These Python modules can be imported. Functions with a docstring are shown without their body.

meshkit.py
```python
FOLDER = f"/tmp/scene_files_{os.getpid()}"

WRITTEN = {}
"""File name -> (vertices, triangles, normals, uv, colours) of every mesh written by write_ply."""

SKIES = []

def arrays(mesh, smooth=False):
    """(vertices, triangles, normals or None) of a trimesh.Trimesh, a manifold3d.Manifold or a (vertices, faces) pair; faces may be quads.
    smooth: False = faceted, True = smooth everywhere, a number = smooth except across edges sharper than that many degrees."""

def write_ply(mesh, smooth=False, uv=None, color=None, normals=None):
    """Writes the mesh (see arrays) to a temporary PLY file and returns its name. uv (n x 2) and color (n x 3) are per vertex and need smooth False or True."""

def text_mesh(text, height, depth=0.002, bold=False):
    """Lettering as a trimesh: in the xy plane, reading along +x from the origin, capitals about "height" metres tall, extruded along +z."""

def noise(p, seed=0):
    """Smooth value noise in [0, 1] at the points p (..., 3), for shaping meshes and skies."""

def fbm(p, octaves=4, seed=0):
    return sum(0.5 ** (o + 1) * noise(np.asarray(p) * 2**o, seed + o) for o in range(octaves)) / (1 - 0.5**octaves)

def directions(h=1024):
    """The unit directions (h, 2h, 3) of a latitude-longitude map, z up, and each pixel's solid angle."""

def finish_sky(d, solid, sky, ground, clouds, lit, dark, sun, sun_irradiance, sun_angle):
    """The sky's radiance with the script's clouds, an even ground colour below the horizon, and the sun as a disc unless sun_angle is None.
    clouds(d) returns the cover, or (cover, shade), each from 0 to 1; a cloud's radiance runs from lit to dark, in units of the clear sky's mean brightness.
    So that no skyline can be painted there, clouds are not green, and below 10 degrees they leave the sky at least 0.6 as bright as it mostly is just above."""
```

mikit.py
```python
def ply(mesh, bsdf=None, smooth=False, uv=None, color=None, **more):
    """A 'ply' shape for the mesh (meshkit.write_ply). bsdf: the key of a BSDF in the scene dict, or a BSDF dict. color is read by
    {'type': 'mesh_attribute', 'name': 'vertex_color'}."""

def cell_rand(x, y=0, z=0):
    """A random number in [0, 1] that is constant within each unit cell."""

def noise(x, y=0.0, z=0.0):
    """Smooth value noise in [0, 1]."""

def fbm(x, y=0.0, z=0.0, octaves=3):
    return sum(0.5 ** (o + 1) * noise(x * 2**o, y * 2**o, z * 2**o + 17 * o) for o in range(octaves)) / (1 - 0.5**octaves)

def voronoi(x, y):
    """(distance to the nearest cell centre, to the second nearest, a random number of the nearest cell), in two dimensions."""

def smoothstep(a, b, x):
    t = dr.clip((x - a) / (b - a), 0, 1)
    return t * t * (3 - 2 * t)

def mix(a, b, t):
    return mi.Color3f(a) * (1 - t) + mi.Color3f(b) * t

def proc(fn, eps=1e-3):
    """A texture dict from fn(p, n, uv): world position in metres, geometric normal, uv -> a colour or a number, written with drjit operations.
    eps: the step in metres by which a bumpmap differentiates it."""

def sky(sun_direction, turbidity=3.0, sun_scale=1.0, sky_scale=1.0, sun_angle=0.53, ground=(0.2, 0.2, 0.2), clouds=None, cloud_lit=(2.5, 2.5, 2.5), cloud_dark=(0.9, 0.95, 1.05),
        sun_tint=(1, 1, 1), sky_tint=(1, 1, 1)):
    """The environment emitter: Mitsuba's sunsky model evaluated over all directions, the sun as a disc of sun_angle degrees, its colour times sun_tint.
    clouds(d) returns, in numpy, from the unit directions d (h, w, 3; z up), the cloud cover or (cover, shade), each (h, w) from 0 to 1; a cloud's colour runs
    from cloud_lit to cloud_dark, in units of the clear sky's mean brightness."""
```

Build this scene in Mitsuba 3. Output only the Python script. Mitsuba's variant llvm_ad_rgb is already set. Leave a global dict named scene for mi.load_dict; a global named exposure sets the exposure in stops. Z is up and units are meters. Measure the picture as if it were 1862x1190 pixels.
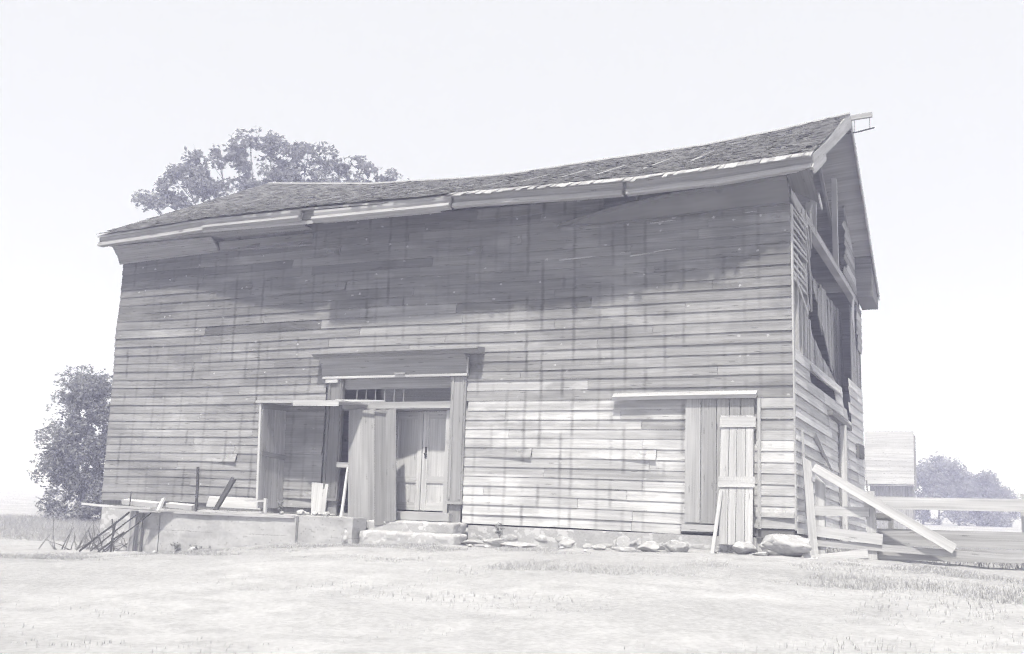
import math, random
import numpy as np, trimesh, mitsuba as mi, drjit as dr
import mikit, meshkit
from mikit import proc, noise, fbm, voronoi, cell_rand, smoothstep, mix
T = mi.ScalarTransform4f
rng = np.random.default_rng(57)
random.seed(57)
scene, labels = {}, {}

# ---------------------------------------------------------------- camera, sky, exposure
CAM = np.array([2.9535, -18.1179, 0.4476])
FWD = np.array([-0.41510, 0.89503, 0.16312])
UP = np.array([0.04125, -0.16060, 0.98616])
scene['camera'] = {'type': 'perspective', 'fov': 2 * math.degrees(math.atan(931 / 1850.0)), 'fov_axis': 'x',
                   'near_clip': 0.1, 'far_clip': 4000.0,
                   'medium': {'type': 'ref', 'id': 'summer_air'},
                   'to_world': T().look_at(origin=CAM.tolist(), target=(CAM + FWD).tolist(), up=UP.tolist())}
# bright, hazy summer noon: a high thin white overcast with the sun still casting shadows
SUN = (0.18, -1.0, 1.75)
scene['sky'] = mikit.sky(SUN, turbidity=4, sun_scale=0.95, sun_angle=2.2, sun_tint=(0.90, 1.04, 1.28), ground=(0.3, 0.3, 0.32),
                         clouds=lambda d: (0.94 + 0 * d[..., 2], 0.0), cloud_lit=(1.58, 1.585, 1.60), cloud_dark=(1.4, 1.45, 1.7))
exposure = 2.22

# summer haze: far trees and shed fade out, added also to lift all darks
scene['summer_air'] = {'type': 'homogeneous', 'albedo': {'type': 'rgb', 'value': [0.95, 0.95, 0.96]}, 'sigma_t': {'type': 'rgb', 'value': [0.0042, 0.0043, 0.0058]}}
scene['haze'] = {'type': 'cube', 'to_world': T().translate([0, 0, 9.5]).scale([960, 960, 12.5]), 'bsdf': {'type': 'null'}, 'interior': {'type': 'ref', 'id': 'summer_air'}}
labels['haze'] = {'label': 'thin bright summer haze over the whole yard, added also to lift the darks', 'kind': 'stuff'}

# ---------------------------------------------------------------- materials
def two(d): return {'type': 'twosided', 'bsdf': d}
def rgb(*v): return {'type': 'rgb', 'value': list(v)}
def diff(fn): return two({'type': 'diffuse', 'reflectance': proc(fn)})
TINT = mi.Color3f(0.995, 0.995, 1.012)

def wood_tone(u, v):
    """Board number and grain: the whole part of v / 4 says how pale a board is (0 dark .. 15 palest)."""
    k = dr.floor(v / 4.0)
    w = v - 4.0 * k
    tone = 0.085 + 0.031 * k
    grain = fbm(u * 1.3, w * 55, k, octaves=3)
    streak = noise(u * 0.55 + 9, w * 16, k)
    blotch = fbm(u * 1.1 + 31, w * 5, k, octaves=3)
    tone = tone * (0.60 + 0.42 * grain + 0.26 * streak + 0.26 * blotch)
    d1, d2, r = voronoi(u * 1.1 + k * 3.3, w * 7.0)
    knot = smoothstep(0.10, 0.04, d1) * smoothstep(0.55, 0.6, r)
    return tone * (1 - 0.35 * knot)

def f_wood(p, n, uv):
    return TINT * wood_tone(uv.x, uv.y)

def f_clapboard(p, n, uv):
    t = wood_tone(uv.x, uv.y)
    # tannin and nail-rust stains bled down the boards along every stud and lath nail line
    rowk = dr.floor((p.z + 0.14) / 0.196)
    q = p.x / 0.35 + 0.08 * noise(p.z * 0.7, 5.0) + 0.05 * cell_rand(rowk, dr.floor(p.x / 0.35))
    c = dr.floor(q)
    mid = 0.5 + 0.55 * (cell_rand(c, 3) - 0.5)
    dist = dr.abs(q - c - mid) * 0.35 + 0.026 * (fbm(p.x * 16, p.z * 11, octaves=2) - 0.5)
    drip = 0.55 + 0.45 * noise(c * 3.1, p.z * 9.0)
    strength = (0.25 + 0.75 * cell_rand(c, 7)) * smoothstep(0.33, 0.60, fbm(c * 7.7, p.z * 2.6, octaves=2)) * drip
    t = t * (1 - 0.48 * strength * smoothstep(0.058, 0.002, dist))
    # water-marks and mildew, patchy, with soft ragged outlines
    mil = smoothstep(0.46, 0.66, fbm(p.x * 0.9 + 4, p.z * 2.0, octaves=5))
    bare = smoothstep(0.55, 0.70, fbm(p.x * 1.3 + 40, p.z * 4.0, octaves=4))
    t = t * (1 - 0.20 * mil) * (1 + 0.16 * bare)
    # flecks where the grey skin has flaked off to pale wood
    a, b, r = voronoi(p.x * 2.3, p.z * 3.1)
    fleck = smoothstep(0.075, 0.03, a + 0.07 * (noise(p.x * 60, p.z * 40) - 0.5)) * smoothstep(0.72, 0.76, r)
    t = t + (0.42 - t) * fleck * 0.8
    return TINT * t

def f_concrete(p, n, uv):
    b = fbm(p.x * 1.1, p.y * 1.1, p.z * 1.4, octaves=4)
    g = fbm(p.x * 24, p.y * 24, p.z * 24, octaves=3)
    run = fbm(p.x * 7 + 3, p.y * 3, p.z * 0.9, octaves=3)
    pit = smoothstep(0.80, 0.86, noise(p.x * 21, p.y * 21, p.z * 21))
    form = smoothstep(0.012, 0.003, dr.abs(p.z + 0.47 + 0.012 * noise(p.x * 3))) * smoothstep(0.3, 0.6, noise(p.x * 1.7, 2.0))
    soil = smoothstep(0.52, 0.66, fbm(p.x * 1.6 + 11, p.y, p.z * 2.6, octaves=5))
    t = 0.41 * (0.68 + 0.26 * b + 0.20 * g + 0.22 * run) * (1 - 0.2 * pit) * (1 - 0.22 * form) * (1 - 0.14 * soil)
    return TINT * t

def f_stone(p, n, uv):
    b = fbm(p.x * 3.1, p.y * 3.1, p.z * 3.1, octaves=4)
    g = fbm(p.x * 38, p.y * 38, p.z * 38, octaves=2)
    lich = smoothstep(0.56, 0.64, fbm(p.x * 9 + 7, p.y * 9, p.z * 9, octaves=3))
    t = 0.40 * (0.66 + 0.40 * b + 0.24 * g)
    return TINT * (t * (1 - lich) + lich * 0.52)

def f_ground(p, n, uv):
    big = fbm(p.x * 0.35, p.y * 0.55, octaves=4)
    mid_ = fbm(p.x * 2.2, p.y * 2.8, octaves=4)
    fine = fbm(p.x * 22, p.y * 22, octaves=3)
    grass = smoothstep(0.47, 0.60, 0.6 * big + 0.4 * mid_)
    t = 0.38 * (0.66 + 0.40 * mid_ + 0.28 * fine)
    g = 0.33 * (0.66 + 0.34 * mid_ + 0.36 * fine)
    return TINT * (t * (1 - grass) + g * grass)

def f_shingle(p, n, uv):
    k = dr.floor(uv.y / 4.0)
    w = uv.y - 4.0 * k
    g = fbm(uv.x * 42, w * 7, k, octaves=3)
    moss = smoothstep(0.50, 0.62, fbm(p.x * 3.3, p.y * 3.3, p.z * 3.3, octaves=3))
    t = (0.065 + 0.0155 * k + 0.16 * smoothstep(12.5, 13.5, k)) * (0.72 + 0.55 * g) * (1 - 0.2 * moss)
    return TINT * t

def f_leaf(p, n, uv):
    return mi.Color3f(0.98, 1.0, 1.02) * (0.17 + 0.20 * uv.x)

def f_grass(p, n, uv):
    return TINT * (0.30 + 0.16 * uv.x)

def f_bark(p, n, uv):
    return TINT * (0.10 + 0.14 * fbm(p.x * 14, p.y * 14, p.z * 3, octaves=3))

scene['mat_wood'] = diff(f_wood)
scene['mat_clapboard'] = diff(f_clapboard)
scene['mat_concrete'] = diff(f_concrete)
scene['mat_stone'] = diff(f_stone)
scene['mat_ground'] = diff(f_ground)
scene['mat_shingle'] = diff(f_shingle)
scene['mat_bark'] = diff(f_bark)
scene['mat_grass'] = diff(f_grass)
scene['mat_leaf'] = {'type': 'principledthin', 'base_color': proc(f_leaf), 'roughness': 0.55, 'diff_trans': 0.7, 'spec_trans': 0.0}
scene['mat_iron'] = two({'type': 'principled', 'base_color': rgb(0.07, 0.07, 0.075), 'roughness': 0.6, 'metallic': 0.3})
scene['mat_pane'] = {'type': 'thindielectric', 'int_ior': 1.5}

# ---------------------------------------------------------------- helpers
def V3(*a): return np.array(a, float)
def nrm(a): return np.asarray(a, float) / np.linalg.norm(a)

class MB:
    """Collects vertices, quads and uv into one mesh."""
    def __init__(s): s.v, s.f, s.uv, s.n = [], [], [], 0
    def add(s, v, f, uv):
        s.v.append(np.asarray(v, float)); s.f.append(np.asarray(f, int) + s.n); s.uv.append(np.asarray(uv, float)); s.n += len(v)
        return s
    def out(s):
        tri = []
        for f in s.f:
            tri.append(f if f.shape[1] == 3 else np.vstack([f[:, [0, 1, 2]], f[:, [0, 2, 3]]]))
        return trimesh.Trimesh(np.vstack(s.v), np.vstack(tri), process=False), np.vstack(s.uv)

used = set()
def key_for(base):
    if base not in used:
        used.add(base); return base
    i = 1
    while f'{base}_{i:03d}' in used: i += 1
    k = f'{base}_{i:03d}'; used.add(k); return k

def put(base, mb, mat, label=None, category=None, group=None, kind=None, smooth=False):
    k = key_for(base)
    m, uv = mb.out() if isinstance(mb, MB) else mb
    scene[k] = mikit.ply(m, mat, smooth=smooth, uv=uv if isinstance(smooth, bool) else None)
    tag(k, label, category, group, kind)
    return k
def tag(k, label=None, category=None, group=None, kind=None):
    d = {a: b for a, b in (('label', label), ('category', category), ('group', group), ('kind', kind)) if b}
    if d: labels[k] = d
    return k
def thing(base, label, category, group=None):
    return tag(key_for(base), label, category, group)

def slab(p0, p1, width, t, face, tone=7, n=1, bow=0.0, warp=0.0, taper=1.0, skew=(0, 0), twist=0.0, mb=None, seed=None):
    """A board from p0 to p1 (centre line), width across, t thick; face = the direction its broad side looks.
    bow: sag of the middle along face, warp: random waviness, skew: slanted ends (metres)."""
    mb = mb or MB()
    r = rng
    p0, p1 = np.asarray(p0, float), np.asarray(p1, float)
    L = np.linalg.norm(p1 - p0); a = (p1 - p0) / L
    nf = np.asarray(face, float); nf = nrm(nf - a * (nf @ a)); w = np.cross(nf, a)
    s = np.linspace(0, 1, n + 1)
    ph = r.uniform(0, 6.28, 4)
    v, uv = [], []
    u0 = r.uniform(0, 60); tone = int(np.clip(round(tone), 0, 15))
    for x in s:
        c = p0 + a * L * x + nf * (bow * 4 * x * (1 - x) + warp * math.sin(ph[0] + 5 * x)) + w * warp * 0.6 * math.sin(ph[1] + 4 * x)
        hw = width / 2 * (1 + (taper - 1) * x)
        tw = twist * (x - 0.5)
        wv = w * math.cos(tw) + nf * math.sin(tw); nv = nf * math.cos(tw) - w * math.sin(tw)
        for sw, sn in ((-1, 1), (1, 1), (1, -1), (-1, -1)):
            sk = (skew[0] * (1 - x) + skew[1] * x) * sw * 0.5
            v.append(c + wv * sw * hw + nv * sn * t / 2 + a * sk)
            uv.append((u0 + L * x + (0.003 if sn < 0 else 0), 4 * tone + 0.4 + (sw + 1) * hw))
    f = []
    for i in range(n):
        b = 4 * i
        for j in range(4):
            f.append((b + j, b + 4 + j, b + 4 + (j + 1) % 4, b + (j + 1) % 4))
    f.append((0, 1, 2, 3)); e = 4 * n; f.append((e, e + 3, e + 2, e + 1))
    return mb.add(v, f, uv)

def box(lo, hi, tone=7, mb=None):
    lo, hi = np.asarray(lo, float), np.asarray(hi, float); d = hi - lo
    ax = int(np.argmax(d)); th = int(np.argmin(d))
    if th == ax: th = (ax + 1) % 3
    wd = 3 - ax - th; c = (lo + hi) / 2
    p0, p1 = c.copy(), c.copy(); p0[ax], p1[ax] = lo[ax], hi[ax]
    face = np.zeros(3); face[th] = 1
    return slab(p0, p1, d[wd], d[th], face, tone, mb=mb)

def tube(pts, r, sides=8, tone=7, mb=None, jitter=0.0):
    mb = mb or MB()
    v, f = __tube(np.asarray(pts, float), r, sides)
    if jitter: v = v + rng.normal(0, jitter, v.shape)
    n = len(pts); uv = np.zeros((len(v), 2)); uv[:, 0] = np.repeat(np.arange(n), sides)[:len(v)] if len(v) == n * sides else 0
    ang = np.tile(np.arange(sides), n) / sides * 0.3
    uv[:, 1] = 4 * tone + 0.4 + ang
    return mb.add(v, f, uv)
def __tube(p, r, sides):
    t = np.gradient(p, axis=0); t /= np.linalg.norm(t, axis=1, keepdims=True) + 1e-12
    a = np.cross(t, np.where(np.abs(t[:, 2:]) < 0.9, [0, 0, 1.0], [1.0, 0, 0])); a /= np.linalg.norm(a, axis=1, keepdims=True) + 1e-12
    b, ang = np.cross(t, a), np.arange(sides) * 2 * np.pi / sides
    R = np.broadcast_to(r, (len(p),))
    v = p[:, None] + R[:, None, None] * (np.cos(ang)[None, :, None] * a[:, None] + np.sin(ang)[None, :, None] * b[:, None])
    i, j = np.meshgrid(np.arange(len(p) - 1), np.arange(sides), indexing='ij')
    q = np.stack([i * sides + j, i * sides + (j + 1) % sides, (i + 1) * sides + (j + 1) % sides, (i + 1) * sides + j], -1).reshape(-1, 4)
    f = np.vstack([q[:, [0, 1, 2]], q[:, [0, 2, 3]]])
    e = (len(p) - 1) * sides
    caps = [(0, k + 1, k) for k in range(1, sides - 1)] + [(e, e + k, e + k + 1) for k in range(1, sides - 1)]
    return v.reshape(-1, 3), np.vstack([f, caps])
globals()['__tube'] = __tube

def sweep(profile, path, tone=7, mb=None, closed=True):
    """profile: list of points (k, 3 offsets as function) given as arrays per station: path is a list of (m,3) rings."""
    mb = mb or MB()
    rings = np.asarray(path, float); n, m, _ = rings.shape
    seg = np.r_[0, np.cumsum(np.linalg.norm(np.diff(rings[:, 0], axis=0), axis=1))]
    acc = np.r_[0, np.cumsum(np.linalg.norm(np.diff(rings[0], axis=0), axis=1))]
    u0 = rng.uniform(0, 50)
    uv = np.stack([np.repeat(u0 + seg, m), np.tile(4 * tone + 0.3 + np.minimum(acc, 3.4), n)], -1)
    f = []
    mm = m if closed else m - 1
    for i in range(n - 1):
        for j in range(mm):
            f.append((i * m + j, (i + 1) * m + j, (i + 1) * m + (j + 1) % m, i * m + (j + 1) % m))
    mb.add(rings.reshape(-1, 3), f, uv)
    if closed:
        for b, sgn in ((0, 1), ((n - 1) * m, -1)):
            c = rings[0 if sgn == 1 else -1].mean(0)
            v = np.vstack([rings[0 if sgn == 1 else -1], c]); ff = [(j, (j + 1) % m, m) if sgn == 1 else ((j + 1) % m, j, m) for j in range(m)]
            mb.add(v, ff, np.tile([[u0, 4 * tone + 0.5]], (m + 1, 1)) + rng.uniform(0, .01, (m + 1, 2)))
    return mb

def prism(poly, offset, tone=7, mb=None, umap=None):
    """A flat outline (list of 3-D points, in order) given thickness by the vector offset."""
    from shapely.geometry import Polygon
    mb = mb or MB(); P = np.asarray(poly, float); o = np.asarray(offset, float)
    nf = nrm(o); a = nrm(P[1] - P[0]); a = nrm(a - nf * (a @ nf)); b = np.cross(nf, a)
    q = np.stack([(P - P[0]) @ a, (P - P[0]) @ b], -1)
    m = trimesh.creation.triangulate_polygon(Polygon(q), engine='earcut')
    v2, f2 = np.asarray(m[0]), np.asarray(m[1])
    top = P[0] + v2[:, :1] * a + v2[:, 1:] * b + nf * 0
    # keep the outline's own out-of-plane shape small: it is flat by construction
    u0 = rng.uniform(0, 40); uv = np.stack([u0 + v2[:, 0], 4 * tone + 1.9 + np.clip(v2[:, 1], -1.8, 1.8)], -1)
    mb.add(top, f2, uv); mb.add(top + o, f2[:, ::-1], uv)
    n = len(P); ring = P[0] + q[:, :1] * a + q[:, 1:] * b
    vv = np.vstack([ring, ring + o]); uq = np.tile(np.stack([u0 + q[:, 0], 4 * tone + 1.9 + np.clip(q[:, 1], -1.8, 1.8)], -1), (2, 1))
    mb.add(vv, [(i, (i + 1) % n, n + (i + 1) % n, n + i) for i in range(n)], uq)
    return mb

def lin(xs, ys): return lambda x: np.interp(x, xs, ys)

# ---------------------------------------------------------------- ground
g_front = lin([-40, -20, -16, -14, -11.8, -10.4, -9, -6.5, -4.5, -2.4, 0, 4, 20], [-1.1, -1.1, -1.08, -1.02, -0.90, -0.74, -0.60, -0.49, -0.49, -0.45, -0.40, -0.50, -0.6])
def ground_z(x, y):
    x, y = np.asarray(x, float), np.asarray(y, float)
    t = np.clip((-y - 1.2) / 9.0, 0, 1); t = t * t * (3 - 2 * t)
    z = g_front(x) * (1 - t) + (-0.86) * t
    b = np.clip((y - 1.0) / 10.0, 0, 1); b = b * b * (3 - 2 * b)
    back = -0.62 - 0.45 * np.clip((-x - 8) / 10, 0, 1) - 0.45 * np.clip((y - 18) / 25, 0, 1)
    z = z * (1 - b) + back * b
    far = np.clip((np.hypot(x, y) - 60) / 200, 0, 1)
    return z * (1 - far) + (-1.2) * far

def axis(a, b, step, far, k=14):
    g = np.geomspace(step * 2, far, k)
    return np.r_[(a - g)[::-1], np.arange(a, b + 1e-6, step), b + g]
gx, gy = axis(-22, 9, 0.2, 900), axis(-19, 6, 0.2, 900)
X, Y = np.meshgrid(gx, gy, indexing='ij')
P3 = np.stack([X, Y, X * 0], -1)
near = np.clip(1 - (np.hypot(X + 6, Y + 5) - 18) / 20, 0, 1)
Z = ground_z(X, Y) + near * (0.10 * (meshkit.fbm(P3 * [0.5, 0.7, 1], 3, 1) - 0.5) + 0.05 * (meshkit.fbm(P3 * [3.1, 3.1, 1], 3, 5) - 0.5))
nx_, ny_ = X.shape
idx = np.arange(nx_ * ny_).reshape(nx_, ny_)
F4 = np.stack([idx[:-1, :-1], idx[1:, :-1], idx[1:, 1:], idx[:-1, 1:]], -1).reshape(-1, 4)
put('ground', MB().add(np.stack([X, Y, Z], -1).reshape(-1, 3), F4, np.stack([X, Y], -1).reshape(-1, 2)), 'mat_ground',
    'pale dry yard of trodden earth and thin grass in front of the barn', kind='structure', smooth=True)

# ---------------------------------------------------------------- barn: dimensions
L, D = 15.98, 11.25                      # front wall along x from -L to 0, depth along y
thing('barn', 'large weathered clapboard barn with a sagging shingle roof and a broken open gable', 'barn')
ze = lin([-16.3, -14.9, -12.8, -11.2, -9.6, -7.4, -6.0, -3.7, -2.8, -1.7, -0.7, 0.48], [6.37, 6.40, 6.44, 6.385, 6.35, 6.285, 6.28, 6.25, 6.25, 6.30, 6.385, 6.48])
yo = lin([-16.3, -14.9, -12.8, -11.2, -9.6, -7.4, -6.0, -3.7, -2.8, -1.7, -0.7, 0.48], [0.62, 0.66, 0.80, 0.95, 1.08, 1.12, 1.10, 1.04, 1.0, 0.90, 0.78, 0.62])
zr = lin([-16.5, -14.85, -12.54, -11.1, -9.54, -8.2, -5.57, -2.98, -1.18, 0.48], [9.53, 9.35, 9.11, 9.04, 8.955, 8.93, 9.03, 9.10, 9.26, 9.46])
zb = lin([-16.3, -12.7, -10.3, -9.5, -6.5, -6.0, -3.7, -2.75, -1.1, 0.48], [6.09, 6.17, 6.09, 6.06, 6.0, 6.01, 5.95, 5.945, 6.03, 6.22])

# front wall: dark sheathing behind, clapboards on it
wall = put('barn__wall', MB(), 'mat_wood') if False else None
mb = MB()
box((-L, 0.035, -0.08), (-9.80, 0.075, 6.12), 3, mb)
box((-6.41, 0.035, -0.12), (-0.02, 0.075, 6.12), 3, mb)
box((-9.80, 0.035, 2.74), (-6.41, 0.075, 6.12), 3, mb)
put('barn__wall', mb, 'mat_wood')
EXPO = 0.196
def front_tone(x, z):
    """Weathered tone with light and shade painted in: darker high, paler low and right."""
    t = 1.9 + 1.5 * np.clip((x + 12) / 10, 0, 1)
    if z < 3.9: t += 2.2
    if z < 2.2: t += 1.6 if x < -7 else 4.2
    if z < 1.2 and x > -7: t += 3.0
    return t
row = 0
z = -0.14
while z < 6.05:
    x = -L
    while x < -0.01:
        xe = x + rng.uniform(2.2, 5.0)
        if xe > -1.3: xe = 0.0
        a, b = x, xe
        x = xe
        spans = [(a, b)]
        if z + EXPO > -0.12 and z < 2.78:      # the doorway
            spans = [(p, q) for p, q in ((a, min(b, -9.79)), (max(a, -6.40), b)) if q - p > 0.05]
        for p, q in spans:
            if z < -0.02 and not (-6.45 <= p and q < -1.4):
                if p < -9 or q > -0.5:
                    if q > -1.4 and p < -2.2: q = -2.0
                    elif p >= -2.2 or p < -9: continue
            if z > 5.74 and (p < -12.9 or q > -3.4):
                p, q = max(p, -12.9), min(q, -3.4)
                if q - p < 0.2: continue
            n = max(2, int((q - p) / 0.45))
            xs = np.linspace(p + 0.003, q - 0.003, n + 1)
            sag = 0.035 * (meshkit.noise(np.stack([xs * 0.22, xs * 0 + z * 0.35, xs * 0], -1), 3) - 0.5) * 2
            lift = 0.010 * rng.random() + 0.012 * np.maximum(0, meshkit.noise(np.stack([xs * 1.3, xs * 0 + row * 7.1, xs * 0], -1), 8) - 0.45)
            if rng.random() < 0.06: lift = lift + 0.05 * np.clip((xs - xs[-3]) / max(0.2, xs[-1] - xs[-3]), 0, 1) ** 2   # a sprung end
            bot = z + sag + 0.010 * (meshkit.noise(np.stack([xs * 3.0, xs * 0 + row * 3.3, xs * 0], -1), 9) - 0.5)
            top = z + EXPO + 0.03 + sag
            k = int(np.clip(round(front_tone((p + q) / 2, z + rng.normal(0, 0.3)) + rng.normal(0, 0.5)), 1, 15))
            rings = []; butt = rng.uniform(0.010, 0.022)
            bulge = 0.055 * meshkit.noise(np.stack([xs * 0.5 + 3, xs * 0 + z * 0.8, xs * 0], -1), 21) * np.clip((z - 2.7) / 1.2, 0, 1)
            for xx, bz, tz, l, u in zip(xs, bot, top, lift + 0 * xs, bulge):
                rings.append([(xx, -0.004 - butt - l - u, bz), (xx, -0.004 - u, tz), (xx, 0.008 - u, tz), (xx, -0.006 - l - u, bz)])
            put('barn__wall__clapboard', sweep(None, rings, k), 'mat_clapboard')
    z += EXPO + rng.uniform(-0.016, 0.012)
    row += 1
# pale splinters where boards have split open, below the eave
for x0, x1, zz in ((-7.45, -5.95, 4.86), (-4.45, -3.1, 5.03), (-3.0, -2.1, 5.02), (-2.6, -0.6, 5.62), (-10.2, -9.0, 4.82)):
    put('barn__wall__splinter', slab((x0, -0.035, zz), (x1, -0.045, zz + 0.06), 0.03, 0.012, (0, -1, 0.2), 8, n=5, warp=0.012, taper=0.3), 'mat_wood')
# corner board at the gable corner, a thin edge
put('barn__wall__corner_board', box((-0.002, -0.03, 0.0), (0.026, 0.10, 5.76), 10), 'mat_wood')

# rear and far end walls, floors
mb = MB(); box((-L, D - 0.06, -0.6), (0, D, 6.35), 5, mb); put('barn__wall', mb, 'mat_wood')
put('barn__wall', prism([(-L, 0.1, -0.6), (-L, D - 0.06, -0.6), (-L, D - 0.06, 6.2), (-L, D / 2, 9.2), (-L, 0.1, 6.2)], (0.05, 0, 0), 5), 'mat_wood')
put('barn__floor', box((-L + 0.06, 0.08, -0.10), (-0.08, D - 0.07, -0.02), 5), 'mat_wood')
put('barn__loft_floor', box((-L + 0.06, 0.08, 3.05), (-2.6, D - 0.07, 3.12), 4), 'mat_wood')

# ---------------------------------------------------------------- barn: roof
XS = np.unique(np.r_[np.linspace(-16.28, 0.46, 90), -14.9, -12.8, -11.2, -9.6, -7.4, -6.0, -3.7, -2.8, -1.7, -0.7, -14.85, -12.54, -11.1, -9.54, -8.2, -5.57, -2.98, -1.18])
def roof_pt(x, s, lift=0.0):
    """near slope: s = 0 at the eave, 1 at the ridge"""
    x = np.asarray(x, float); s = np.asarray(s, float)
    y = -yo(x) * (1 - s) + D / 2 * s
    zz = ze(x) * (1 - s) + zr(x) * s - 0.10 * np.sin(np.pi * np.clip(s, 0, 1)) * np.clip((x + 16) / 4, 0, 1) * np.clip((0.4 - x) / 3, 0, 1)
    return np.stack([x, y, zz + lift], -1)
def far_pt(x, s, lift=0.0):
    x = np.asarray(x, float); s = np.asarray(s, float)
    y = D / 2 * (1 - s) + (D + 0.62) * s
    zz = zr(x) * (1 - s) + 6.38 * s
    return np.stack([x, y, zz + lift], -1)
def deck(fn, tone, S=14):
    mb = MB(); s = np.linspace(0, 1, S)
    A, B = np.meshgrid(XS, s, indexing='ij')
    up, dn = fn(A, B, -0.045), fn(A, B, -0.085)
    n, m = A.shape; i = np.arange(n * m).reshape(n, m)
    q = np.stack([i[:-1, :-1], i[1:, :-1], i[1:, 1:], i[:-1, 1:]], -1).reshape(-1, 4)
    slen = 6.7
    lanes = np.floor(B * slen / 0.3)
    uv = np.stack([A + 40, 4 * tone + 0.3 + np.clip(B * 3.4, 0, 3.4)], -1).reshape(-1, 2)
    mb.add(up.reshape(-1, 3), q, uv); mb.add(dn.reshape(-1, 3), q[:, ::-1], uv)
    e = np.r_[i[:, 0], i[-1, 1:], i[::-1, -1][1:], i[0, ::-1][1:-1]]
    both = np.vstack([up.reshape(-1, 3)[e], dn.reshape(-1, 3)[e]]); k = len(e)
    mb.add(both, [(j, (j + 1) % k, k + (j + 1) % k, k + j) for j in range(k)], np.tile(uv[e], (2, 1)))
    return mb
mb = deck(roof_pt, 7); m2 = deck(far_pt, 7)
for v, f, uv in zip(m2.v, m2.f, m2.uv): mb.add(v, f - f.min(), uv)
put('barn__roof', mb, 'mat_wood')

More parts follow.
